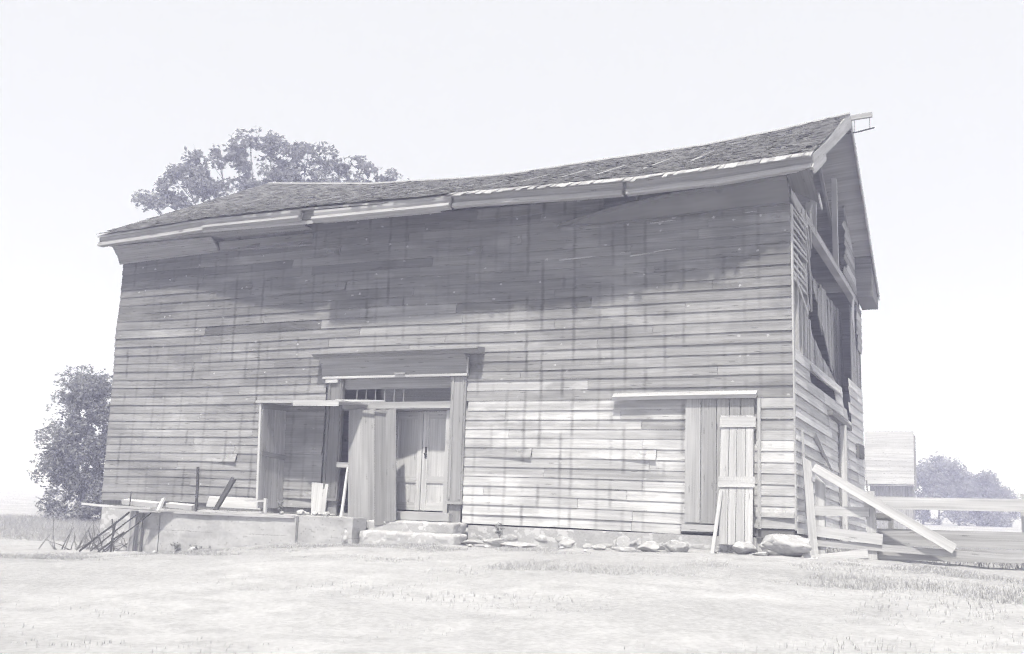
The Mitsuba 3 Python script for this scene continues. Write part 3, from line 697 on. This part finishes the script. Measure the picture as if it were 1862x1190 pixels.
stone('round_stone', (-2.90, -0.50, -0.275), (0.155, 0.15, 0.15), 23, 'round white ball-like stone standing against the foundation', rough=0.05)
stone('rock', (-2.66, -0.36, -0.27), (0.13, 0.12, 0.14), 27, 'upright lump of rock just right of the round stone')
stone('rock', (-2.42, -0.35, -0.32), (0.24, 0.14, 0.09), 31, 'flat grey rock behind the smooth pale rock')
stone('rock', (-4.04, -0.38, -0.40), (0.17, 0.13, 0.10), 33, 'grey half buried rock in the middle of the foundation')
stone('rock', (-3.35, -0.60, -0.45), (0.15, 0.12, 0.07), 35, 'small low rock left of the round stone')
stone('rock', (-3.62, -0.40, -0.42), (0.10, 0.10, 0.06), 37, 'small pale rock beside the half buried rock')
stone('flat_stone', (-5.40, -0.52, -0.37), (0.27, 0.2, 0.085), 41, 'flat whitish slab of stone under the tall weed', 'stone', rough=0.1)
stone('flat_stone', (-5.00, -0.50, -0.44), (0.42, 0.16, 0.05), 43, 'long low slab lying right of the whitish slab', 'stone', rough=0.12)
stone('flat_stone', (-5.85, -0.62, -0.45), (0.26, 0.18, 0.055), 45, 'thin broken slab beside the stone steps', 'stone', rough=0.12)
stone('flat_stone', (-2.75, -0.85, -0.46), (0.30, 0.16, 0.05), 47, 'thin slab lying in front of the round stone', 'stone', rough=0.12)
stone('rock', (-0.35, -1.12, -0.46), (0.16, 0.12, 0.05), 49, 'low white rock left of the largest boulder')
stone('rock', (-8.36, -1.12, -0.47), (0.09, 0.08, 0.15), 51, 'upright white stone in front of the tall leaning board door')
stone('rock', (-11.62, -1.72, -0.84), (0.11, 0.09, 0.07), 53, 'small white stone at the foot of the concrete wall')
stone('rock', (-7.95, -0.92, -0.36), (0.16, 0.14, 0.12), 55, 'lumpy stone at the left end of the stone steps')
for i in range(15):
    x, y = rng.uniform(-6.2, 0.5), -rng.uniform(0.35, 1.5)
    r = rng.uniform(0.025, 0.07)
    stone('pebble', (x, y), (r, r, r * 0.6), 300 + i, 'small loose stone on the ground along the barn foundation', 'stone', 'loose stones along the foundation', sub=2)
for i in range(14):
    x, y = rng.uniform(-14, -8.6), -rng.uniform(1.5, 2.1)
    r = rng.uniform(0.025, 0.06)
    stone('pebble', (x, y), (r, r, r * 0.6), 350 + i, 'small loose stone on the ground below the concrete wall', 'stone', 'loose stones below the concrete wall', sub=2)

# stone steps
st = thing('stone_steps', 'two worn stone door steps below the double door', 'steps')
def worn(lo, hi, seed):
    b = trimesh.creation.box(bounds=[lo, hi])
    for _ in range(4): b = b.subdivide()
    v = b.vertices.copy(); c = (np.array(lo) + hi) / 2; h = (np.array(hi) - lo) / 2; r = min(h) * 0.35
    q = np.clip(v - c, -(h - r), h - r); d = v - c - q; n = np.linalg.norm(d, axis=1, keepdims=True)
    v = c + q + np.where(n > 1e-9, d / np.maximum(n, 1e-9) * r, 0)
    v += (meshkit.fbm(v * 3.0 + seed, 4, seed)[:, None] - 0.5) * [0.08, 0.08, 0.05] + (meshkit.fbm(v * 14 + seed, 2, seed)[:, None] - 0.5) * 0.025
    return MB().add(v, b.faces, v[:, :2])
put(st + '__step', worn((-8.25, -0.62, -0.38), (-6.27, 0.0, -0.11), 2), 'mat_stone', smooth=True)
put(st + '__step', worn((-8.15, -1.0, -0.66), (-6.05, -0.45, -0.305), 5), 'mat_stone', smooth=True)

# ---------------------------------------------------------------- concrete platform
def conc(boxes, seed, bow=0.0, x0=-13.84, x1=-9.48):
    mb = MB()
    for lo, hi in boxes:
        b = trimesh.creation.box(bounds=[lo, hi])
        for _ in range(4): b = b.subdivide()
        v = b.vertices.copy(); v += (meshkit.fbm(v * 5 + seed, 3, seed)[:, None] - 0.5) * [0.008, 0.03, 0.03]
        t = (v[:, 0] - x0) / (x1 - x0) * 2 - 1                  # the front is cast on a slight curve
        v[:, 1] -= bow * (1 - t * t) * np.clip(-v[:, 1] / 1.2, 0, 1)
        mb.add(v, b.faces, v[:, :2])
    return mb
pf = put('concrete_platform', conc([((-13.84, -1.22, -1.5), (-12.80, 0.0, -0.125)), ((-12.78, -1.215, -1.5), (-9.48, 0.0, -0.085))], 4, 0.30), 'mat_concrete',
         'low cracked concrete loading platform against the left half of the barn', 'platform')
put(pf + '__cap_lip', conc([((-12.7, -1.27, -0.13), (-9.5, -1.22, -0.075))], 6, 0.30), 'mat_concrete')
put(pf + '__strut', slab((-13.52, -1.44, -1.05), (-13.50, -1.43, -0.12), 0.12, 0.05, (0, -1, 0), 7), 'mat_wood')
put(pf + '__strut', slab((-13.30, -1.44, -1.05), (-13.29, -1.43, -0.15), 0.06, 0.04, (0, -1, 0), 4), 'mat_wood')
put('concrete_block', conc([((-9.47, -1.14, -1.2), (-8.20, -0.66, -0.085)), ((-9.46, -0.65, -1.2), (-8.62, -0.02, -0.09))], 9), 'mat_concrete', 'lower concrete block set back between the platform and the leaning board door', 'concrete block')

# planks and rubbish on the platform
def plank(base, p0, p1, w, t, face, tone, label, cat='plank', mat='mat_wood', **k):
    return put(base, slab(p0, p1, w, t, face, tone, **k), mat, label, cat)
plank('plank', (-15.25, -1.15, -0.03), (-12.85, -1.55, -0.07), 0.22, 0.05, (0, 0.1, 1), 12, 'long pale plank lying along the left end of the platform', n=4, warp=0.01)
plank('plank', (-14.3, -0.95, 0.06), (-13.05, -1.2, 0.02), 0.16, 0.10, (0, -0.2, 1), 12, 'thick beam end lying on the long pale plank', 'beam', n=2)
plank('plank', (-13.0, -1.0, 0.03), (-12.2, -1.1, 0.0), 0.14, 0.09, (0, -0.2, 1), 12, 'short beam piece lying end to end with the thick beam', 'beam')
plank('plank', (-12.35, -0.5, 0.12), (-10.9, -0.5, 0.10), 0.24, 0.05, (0, -1, 0.35), 11, 'wide board propped on edge at the foot of the wall', n=2)
plank('plank', (-13.05, -1.62, -0.12), (-12.0, -1.3, -0.05), 0.30, 0.03, (0, 0, 1), 8, 'thin board sticking out over the platform edge', n=2, skew=(0.1, 0))
plank('plank', (-11.8, -1.25, -0.055), (-10.3, -1.2, -0.05), 0.16, 0.03, (0, 0, 1), 10, 'grey board lying flat in the middle of the platform', n=2, warp=0.008)
plank('plank', (-12.86, -1.3, 0.16), (-12.80, -1.5, -0.10), 0.07, 0.05, (0, -1, 0), 13, 'short pale stake nailed upright beside the beam pieces', 'stake')
put('iron_pipe', tube([(-12.05, -1.2, -0.08), (-12.06, -1.2, 0.4), (-12.09, -1.2, 0.84)], 0.032, 10), 'mat_iron', 'dark upright pipe standing on the platform', 'pipe')
put('iron_rod', tube([(-13.90, -1.2, -0.08), (-13.89, -1.2, 0.28)], 0.012, 8), 'mat_iron', 'thin short rod standing at the left end of the platform', 'rod')
plank('stick', (-11.55, -1.2, -0.06), (-11.16, -1.15, 0.62), 0.085, 0.06, (0, -1, 0), 0, 'dark thick stick leaning to the right on the platform', 'stick', taper=1.25)
k = thing('stake_frame', 'small pale stake with a crosspiece near the side screen of the bay', 'stake')
put(k + '__stake', slab((-10.30, -1.15, -0.06), (-10.31, -1.15, 0.24), 0.06, 0.05, (0, -1, 0), 12), 'mat_wood')
put(k + '__crosspiece', slab((-10.85, -1.12, 0.17), (-10.33, -1.12, 0.19), 0.04, 0.03, (0, -1, 0), 12), 'mat_wood')
# rubble on the slab inside the bay
for i in range(11):
    x = rng.uniform(-10.4, -8.8); y = rng.uniform(-0.85, -0.15); r = rng.uniform(0.03, 0.085)
    put('rubble_stone', rock((x, y, -0.07 + r * 0.4), (r * 1.3, r, r * 0.8), 400 + i, sub=2), 'mat_stone', 'pale lump of rubble on the concrete inside the open bay', 'rubble', 'rubble in the open bay', smooth=45)
plank('rubble_slab', (-9.72, -0.14, -0.07), (-9.78, -0.04, 0.58), 0.34, 0.03, (0, -1, 0.1), 12, 'pale board added in place of the sunlit patch on the bay clapboards', 'board', n=3, taper=1.25, skew=(0, 0.08))  # added pale board paints the sunlit patch low on the bay wall
plank('prop_stick', (-8.70, -0.80, -0.09), (-8.97, -0.24, 0.97), 0.05, 0.04, (0, -1, 0), 13, 'thin pale stick leaning in the dark gap beside the board door', 'stick', taper=0.9)
plank('hung_board', (-9.24, -0.26, 0.97), (-8.86, -0.28, 0.96), 0.11, 0.03, (0, -1, 0), 9, 'short board fixed across the dark gap above the thin stick', 'board')

# tall batten door leaning in front of the doorway
k = thing('leaning_board_door', 'tall door of wide vertical boards leaning against the lintel', 'door')
def lean(xt, xb, yt, yb, zt, zb_, tone, w, base, ins=0.0):
    put(base, slab((xb, yb + ins, zb_), (xt, yt + ins, zt), w, 0.03, (0.15, -1, 0.2), tone, n=2, warp=0.004), 'mat_wood')
for i, (a, b, w, tn) in enumerate(((-8.93, -8.46, 0.33, 6), (-8.62, -8.16, 0.30, 5), (-8.33, -7.88, 0.27, 3), (-8.08, -7.66, 0.22, 4))):  # board tones darkened for shade, the left pair paler as if lit
    lean(a, b, -0.12, -0.62, 2.12, (-0.30, -0.27, -0.21, -0.13)[i], tn, w, k + '__board')

# ledged door leaning on the sliding door
k = thing('ledged_door', 'narrow pale board door with two ledges leaning on the sliding door', 'door')
def lp(x, s, out=0.0):       # s: 0 at the foot, 1 at the head
    return V3(x - 0.02 * s, -0.50 + 0.385 * s - out, -0.27 + 2.225 * s)
fc = nrm((0, -1, 0.18))
for i, (x, w) in enumerate(((-1.13, 0.15), (-0.985, 0.135), (-0.84, 0.15), (-0.695, 0.135))):
    put(k + '__board', slab(lp(x, 0.0), lp(x - 0.02, 1.0), w - 0.006, 0.022, fc, 9.5 + rng.normal(0, .8), n=1, skew=(0, 0.01)), 'mat_wood')
for s in (0.945, 0.475):
    put(k + '__ledge', slab(lp(-1.235, s, 0.025), lp(-0.605, s + 0.003, 0.025), 0.185, 0.024, fc, 10), 'mat_wood')
plank('prop_pole', (-1.235, -0.84, -0.44), (-1.19, -0.36, 0.64), 0.06, 0.035, (0, -1, 0.3), 11, 'pale thin pole propping the ledged door', 'pole', n=2)
plank('loose_board', (0.20, -0.98, -0.20), (0.50, -1.22, -0.52), 0.10, 0.03, (0.4, -1, 0.4), 14, 'short white board leaning off the largest boulder', 'board')

# ---------------------------------------------------------------- fence and gate rubbish at the right corner
fk = thing('board_fence', 'broken board fence of grey posts and rails right of the barn', 'fence')
def bd(name, p0, p1, w, tone, y0=0.30, y1=None, t=0.035, n=2, **k):
    y1 = y0 if y1 is None else y1
    return put(fk + '__' + name, slab((p0[0], y0, p0[1]), (p1[0], y1, p1[1]), w, t, (0, -1, 0), tone, n=n, **k), 'mat_wood')
bd('post', (0.36, -0.75), (0.375, 0.88), 0.155, 11, 0.36, t=0.12, skew=(0, 0.16), warp=0.006)
bd('post', (1.21, -0.75), (1.19, 0.70), 0.15, 12, 0.36, t=0.12)
bd('post', (3.55, -0.8), (3.56, 0.72), 0.15, 11, 0.56, t=0.12)
bd('post', (1.45, -0.75), (1.47, 0.35), 0.08, 5, 0.9, t=0.08)
bd('rail', (0.24, 0.345), (1.17, 0.345), 0.165, 12, 0.27)
bd('rail', (1.10, 0.50), (4.6, 0.55), 0.20, 12, 0.25, 0.36, t=0.04, warp=0.008)
bd('rail', (0.16, 0.01), (1.38, -0.10), 0.18, 11, 0.25)
bd('rail', (0.22, -0.20), (3.2, -0.30), 0.115, 10, 0.28, warp=0.01)
bd('rail', (1.28, -0.06), (4.4, -0.02), 0.27, 8, 0.47)
bd('rail', (1.15, -0.34), (4.0, -0.26), 0.20, 9, 0.42, warp=0.01)
bd('rail', (0.30, -0.45), (1.15, -0.33), 0.10, 13, 0.16, t=0.03, taper=1.5)
bd('rail', (1.10, 0.28), (1.50, 0.27), 0.12, 4, 0.50)
put('leaning_plank', slab((0.28, 0.16, -0.45), (0.17, 0.20, 1.22), 0.14, 0.035, (0.3, -1, 0), 11, n=3, warp=0.008, skew=(0, 0.1)), 'mat_wood', 'weathered plank standing on end against the barn corner, left of the fence posts', 'plank')
put('sliver_board', slab((0.16, 0.3, 0.2), (0.06, 0.5, 1.75), 0.09, 0.02, (1, -0.4, 0), 9, n=3, taper=0.35), 'mat_wood', 'narrow tapered sliver of board leaning on the gable wall at the corner', 'board')
put('loose_pole', slab((0.30, 0.12, 1.08), (2.48, 0.16, -0.20), 0.15, 0.05, (0, -1, 0.2), 11, n=4, bow=0.01, taper=1.1), 'mat_wood', 'long bleached plank lying diagonally across the fence', 'plank')

# ---------------------------------------------------------------- brush and rods at the left end
k = thing('harrow_frame', 'rusty leaning frame of thin rods and sticks at the left end of the platform', 'frame')
for a, b, r in (((-14.4, -2.0, -0.98), (-13.40, -1.7, -0.14), .022), ((-14.1, -2.0, -0.98), (-13.2, -1.6, -0.12), .016), ((-13.85, -1.9, -0.98), (-12.95, -1.55, -0.15), .014), ((-13.95, -1.9, -0.98), (-13.5, -1.7, -0.55), .018),
                ((-14.05, -1.9, -0.62), (-13.75, -1.9, -1.0), .014), ((-14.3, -1.9, -0.55), (-13.9, -1.9, -1.0), .014), ((-13.6, -1.85, -0.35), (-13.62, -1.9, -1.0), .02), ((-13.75, -1.8, -0.3), (-13.55, -1.9, -1.0), .014)):
    put(k + '__rod', tube(np.linspace(a, b, 4) + rng.normal(0, .01, (4, 3)), r, 6), 'mat_iron')
k = thing('brush_pile', 'tangle of bare dead branches beyond the left end of the platform', 'branches')
for i in range(42):
    a = V3(rng.uniform(-16.2, -14.2), rng.uniform(-1.6, -0.2), -1.08); d = nrm((rng.normal(0, .7), rng.normal(0, .4), rng.uniform(.25, 1)))
    ln = rng.uniform(.35, 0.95); p = [a, a + d * ln * .5 + rng.normal(0, .04, 3), a + d * ln + rng.normal(0, .08, 3)]
    put(k + '__branch', tube(p, [rng.uniform(.008, .02), .01, .005], 5), 'mat_bark')
put('fence_post', slab((-16.6, 1.0, -1.2), (-16.62, 1.0, -0.35), 0.13, 0.12, (0, -1, 0), 1), 'mat_wood', 'dark stub of a post left of the brush pile', 'post')

# ---------------------------------------------------------------- trees
def leaves(mb, centres, radii, count, size, seed, gap=0.0, freq=1.4):
    """Leaves strewn through the crown: dense along the twigs (ridges of noise), open between them."""
    r = np.random.default_rng(seed)
    C, Rr = np.asarray(centres, float), np.asarray(radii, float)
    got = []; have = 0
    while have < count:
        n = count * 3
        w = Rr ** 2; pick = r.choice(len(C), n, p=w / w.sum())
        g = r.normal(size=(n, 3)); far = np.linalg.norm(g, axis=1)
        ok = far < 2.3; g, far, pick = g[ok], far[ok], pick[ok]; n = len(g)
        c = C[pick] + g * (Rr[pick, None] * [0.58, 0.58, 0.46])
        if gap > 0:
            q = meshkit.fbm(c * freq, 3, seed) + 0.35 * (meshkit.noise(c * freq * 3.1, seed + 3) - 0.5)
            c = c[q > gap - 0.03 + 0.035 * far + 0.07 * r.random(n)]
        got.append(c); have += len(c)
    c = np.vstack(got)[:count]
    a = r.normal(size=(count, 3)); a[:, 2] *= 0.6; a /= np.linalg.norm(a, axis=1, keepdims=True)
    b = np.cross(a, r.normal(size=(count, 3))); b /= np.linalg.norm(b, axis=1, keepdims=True)
    s = size * r.uniform(0.55, 1.3, count)[:, None]; nn = np.cross(a, b) * s * 0.12
    v = np.stack([c - a * s, c + b * s * 0.5 - a * s * .1 + nn, c + a * s, c - b * s * 0.5 - a * s * .1 + nn], 1)
    f = (np.array([(0, 1, 2), (0, 2, 3)])[None] + 4 * np.arange(count)[:, None, None]).reshape(-1, 3)
    uv = np.repeat(np.stack([r.random(count), r.random(count)], -1), 4, axis=0)
    return mb.add(v.reshape(-1, 3), f, uv)

def tree(base, label, foot, lumps, lump_r, leaf_n, leaf_size, trunk_r, seed, group=None, cat='tree', gap=0.5, freq=1.4):
    r = np.random.default_rng(seed)
    k = thing(base, label, cat, group)
    foot = np.asarray(foot, float); lumps = np.asarray(lumps, float)
    mid = lumps.mean(0); fork = foot + (mid - foot) * [0.3, 0.3, 0.45]
    mb = MB(); tube([foot - [0, 0, .3], foot + (fork - foot) * .5 + r.normal(0, .1, 3), fork], [trunk_r * 1.25, trunk_r, trunk_r * .8], 10, mb=mb)
    for c in lumps:
        m = fork + (c - fork) * .5 + r.normal(0, .25, 3) + [0, 0, .2]
        tube([fork, m, c], [trunk_r * .4, trunk_r * .2, trunk_r * .05], 6, mb=mb)
        for _ in range(4):
            e = c + r.normal(0, .35, 3) * np.mean(lump_r); tube([c + (m - c) * r.uniform(.05, .35), (c + e) / 2 + r.normal(0, .05, 3), e], [trunk_r * .05, trunk_r * .035, trunk_r * .015], 4, mb=mb)
    put(k + '__trunk', mb, 'mat_bark')
    put(k + '__crown', leaves(MB(), lumps, np.broadcast_to(lump_r, len(lumps)), leaf_n, leaf_size, seed + 1, gap, freq), 'mat_leaf')
    return k
tops_ = [V3(-37.3, 22.0, 15.5), V3(-36.7, 22.3, 16.2), V3(-35.9, 22.6, 17.1), V3(-35.2, 22.9, 17.9), V3(-34.1, 23.3, 17.9), V3(-33.2, 23.7, 18.2), V3(-32.6, 23.9, 19.0), V3(-31.6, 24.4, 18.7), V3(-30.7, 24.9, 18.1),
         V3(-29.7, 25.3, 18.5), V3(-28.7, 25.8, 18.2), V3(-27.9, 26.1, 17.7), V3(-27.0, 26.5, 17.5), V3(-26.1, 26.9, 17.0), V3(-25.2, 27.2, 16.7),
         V3(-36.2, 22.6, 15.6), V3(-34.8, 23.2, 16.4), V3(-33.2, 23.9, 16.7), V3(-31.6, 24.6, 16.8), V3(-30.0, 25.2, 16.8), V3(-28.4, 25.9, 16.7), V3(-26.9, 26.6, 16.3)]
low_ = [V3(-35.0, 25.0, 14.0), V3(-32.0, 26.5, 13.4), V3(-29.0, 27.5, 13.8), V3(-33.0, 22.5, 12.6), V3(-28.5, 24.5, 12.6), V3(-31.0, 24.0, 11.4)]
tree('broadleaf_tree', 'tall open crowned tree rising behind the barn roof', (-31.5, 25.0, -1.3), tops_ + low_, [0.85] * 15 + [1.15] * 7 + [2.0] * 6, 32000, 0.14, 0.30, 5, gap=0.53, freq=1.7)
lt = [V3(-29.0, 11.0, 4.2), V3(-28.6, 11.2, 3.9), V3(-29.2, 11.0, 3.4), V3(-28.5, 11.4, 3.1), V3(-29.1, 11.2, 2.5), V3(-28.6, 11.5, 1.9), V3(-29.3, 11.2, 1.5), V3(-28.9, 11.6, 0.8), V3(-29.3, 11.6, 0.2), V3(-28.6, 11.8, 0.1), V3(-29.9, 11.0, 1.0), V3(-29.8, 11.0, 2.2), V3(-29.6, 11.2, -0.4), V3(-28.8, 11.4, -0.6), V3(-28.2, 11.8, -0.3)]
tree('roadside_tree', 'tall leafy tree standing alone at the far left, beyond the bank', (-29.0, 11.4, -1.2), lt, 0.85, 34000, 0.075, 0.12, 80, gap=0.43, freq=1.9)
lt = [V3(-27.9, 12.2, 3.5), V3(-27.6, 12.6, 2.8), V3(-28.1, 12.3, 2.2), V3(-27.5, 12.7, 1.6), V3(-28.0, 12.6, 0.9), V3(-27.5, 12.9, 0.2), V3(-27.0, 13.2, 1.2), V3(-27.9, 12.4, -0.5), V3(-27.0, 12.9, -0.5)]
tree('roadside_tree', 'smaller bushy tree half hidden by the left barn corner', (-27.8, 12.8, -1.2), lt, 0.75, 22000, 0.075, 0.10, 83, gap=0.45, freq=1.9)
dl = ('pale distant tree just right of the small shed', 'tallest pale distant tree, second from the small shed', 'pale distant tree in the middle of the far row at the right', 'lower pale distant tree near the right end of the far row', 'lowest pale distant tree ending the far row at the right')
for i, (c, h) in enumerate((((-2.3, 85.0, 3.0), 1.0), ((-0.9, 85.5, 3.7), 1.2), ((0.7, 86.5, 3.2), 1.1), ((2.3, 87.0, 2.6), 1.0), ((3.9, 88.0, 2.0), 1.0))):
    c = np.array(c); r = np.random.default_rng(90 + i)
    lumps = [c + r.normal(0, 1, 3) * [0.8, 0.5, 0.5] for _ in range(7)] + [c + V3(r.normal(0, 1.0), r.normal(0, .6), -1.0 - 2.4 * r.random()) for _ in range(10)]
    tree('distant_tree', dl[i], (c[0], c[1], -1.3), lumps, h * 0.95, 13000, 0.13, 0.10, 95 + i, gap=0.44, freq=0.9)

# ---------------------------------------------------------------- shed at the far right
sh = thing('small_shed', 'small far shed with a steep pale shingle roof beyond the barn gable', 'shed')
ax_ = nrm((1, 0.02, 0.0)); dp_ = nrm((-0.02, 1, 0.0)); o_ = V3(-2.96, 40.6, 0)
S = lambda a, b, z: o_ + ax_ * a + dp_ * b + V3(0, 0, z)
wl = put(sh + '__wall', prism([S(0.28, 0.35, -1.2), S(2.42, 0.35, -1.2), S(2.42, 0.35, 2.0), S(0.28, 0.35, 2.0)], dp_ * 0.06, 9), 'mat_wood')
for i in range(11):
    a = 0.30 + 0.195 * i + 0.09
    put(wl + '__board', slab(S(a, 0.335, -1.1), S(a, 0.335, 1.85), 0.185, 0.025, -dp_, 6 + rng.normal(0, .8)), 'mat_wood')
put(sh + '__wall', prism([S(2.42, 0.36, -1.2), S(2.42, 3.4, -1.2), S(2.42, 3.4, 1.9), S(2.42, 1.75, 4.3), S(2.42, 0.36, 1.9)], -ax_ * 0.06, 8), 'mat_wood')
put(sh + '__wall', prism([S(0.30, 0.36, -1.2), S(0.30, 3.4, -1.2), S(0.30, 3.4, 1.9), S(0.30, 1.75, 4.3), S(0.30, 0.36, 1.9)], ax_ * 0.06, 8), 'mat_wood')
rf = put(sh + '__roof', prism([S(0.0, 0.0, 1.62), S(2.56, 0.0, 1.62), S(2.52, 1.75, 4.58), S(0.0, 1.75, 4.50)], nrm((0, 0, -1)) * 0.06, 8), 'mat_wood')
put(sh + '__roof', prism([S(0.0, 1.76, 4.50), S(2.52, 1.76, 4.58), S(2.52, 3.7, 1.5), S(0.0, 3.7, 1.5)], nrm((0, 0, -1)) * 0.06, 12), 'mat_wood')
for j in range(16):
    t0, t1 = j / 16, (j + 1.12) / 16
    f_ = lambda a, t: S(a, 1.75 * t, 1.62 + (4.55 - 1.62) * t)
    up_ = nrm(np.cross(ax_, S(0, 1.75, 2.93) - S(0, 0, 0)))
    put(rf + '__shingle_course', slab((f_(1.27, t0) + f_(1.27, t1)) / 2 - ax_ * 1.27 + up_ * .03, (f_(1.27, t0) + f_(1.27, t1)) / 2 + ax_ * 1.27 + up_ * .03, 0.24, 0.02, up_, 7.5 + rng.normal(0, .25), n=6, warp=0.004), 'mat_wood')
put(sh + '__barge_board', slab(S(2.62, 0.02, 1.35), S(2.56, 1.72, 4.30), 0.10, 0.12, ax_, 3), 'mat_wood')  # dark tone paints the shade of the gable overhang
put(sh + '__barge_board', slab(S(-0.02, -0.05, 1.8), S(-0.03, 0.7, 2.9), 0.12, 0.16, ax_, 3), 'mat_wood')

# ---------------------------------------------------------------- ground cover
def blades(n, xr, yr, h, seed, keep=None, lean_=0.5):
    r = np.random.default_rng(seed)
    x, y = r.uniform(*xr, n), r.uniform(*yr, n)
    if keep is not None:
        ok = keep(x, y, r); x, y = x[ok], y[ok]
    n = len(x); a = r.uniform(0, 6.28, n); hh = h * r.uniform(.35, 1.2, n); w = 0.004 + 0.006 * r.random(n)
    z0 = ground_z(x, y) - 0.03
    b = np.stack([x, y, z0], -1); side = np.stack([np.cos(a), np.sin(a), 0 * a], -1) * w[:, None]
    ld = r.uniform(0, 6.28, n); tip = b + np.stack([np.cos(ld) * hh * lean_, np.sin(ld) * hh * lean_, hh + 0.03], -1)
    v = np.stack([b - side, b + side, tip], 1).reshape(-1, 3)
    return MB().add(v, np.arange(3 * n).reshape(-1, 3), np.repeat(np.stack([r.random(n), 0 * a], -1), 3, axis=0))
clump = lambda s, t: (lambda x, y, r: meshkit.fbm(np.stack([x * s, y * s, 0 * x], -1), 3, 11) > t + 0.12 * r.random(len(x)))
mb = blades(60000, (-17, 6), (-4.6, -0.35), 0.035, 1, clump(0.9, 0.42))
m2 = blades(20000, (-16, 6), (-12, -3.4), 0.02, 2, clump(0.5, 0.44)); mb.add(m2.v[0], m2.f[0], m2.uv[0])
put('yard_grass', mb, 'mat_grass', 'sparse short dry grass over the yard', 'grass', kind='stuff')
put('bank_grass', blades(40000, (-34, -15.5), (1.5, 14), 0.20, 3, None, .4), 'mat_grass', 'long pale grass on the bank left of the barn', 'grass', kind='stuff')
put('rough_grass', blades(26000, (0.3, 9), (0.6, 20), 0.17, 4, None, .4), 'mat_grass', 'rough grass behind the broken fence', 'grass', kind='stuff')
def weed(c, h, n, seed, label):   # leaf sprays on a few thin stems
    r = np.random.default_rng(seed); k = thing('weed', label, 'weed'); z0 = float(ground_z(c[0], c[1])) if len(c) < 3 else c[2]
    mb = MB(); lf = []
    for _ in range(5):
        t = V3(c[0], c[1], z0) + V3(r.normal(0, .09), r.normal(0, .06), h * r.uniform(.6, 1)); tube([V3(c[0], c[1], z0 - .03), t], [.005, .003], 4, mb=mb); lf.append(t)
        lf.append((t + V3(c[0], c[1], z0)) / 2)
    put(k + '__stem', mb, 'mat_bark'); put(k + '__leaf_spray', leaves(MB(), lf, [h * .22] * len(lf), n, .035, seed), 'mat_leaf')
weed((-5.38, -0.42, -0.33), 0.26, 60, 1, 'tall weed growing behind the whitish stone slab')
weed((-11.0 - 1.1, -1.6), 0.20, 60, 2, 'dark low weed at the foot of the concrete platform wall')
weed((-11.55, -1.62), 0.13, 40, 3, 'tiny weed beside the small white stone below the concrete wall')
weed((-10.35, -0.6, -0.08), 0.24, 50, 4, 'dry weed inside the open bay next to the side screen')

scene['type'] = 'scene'
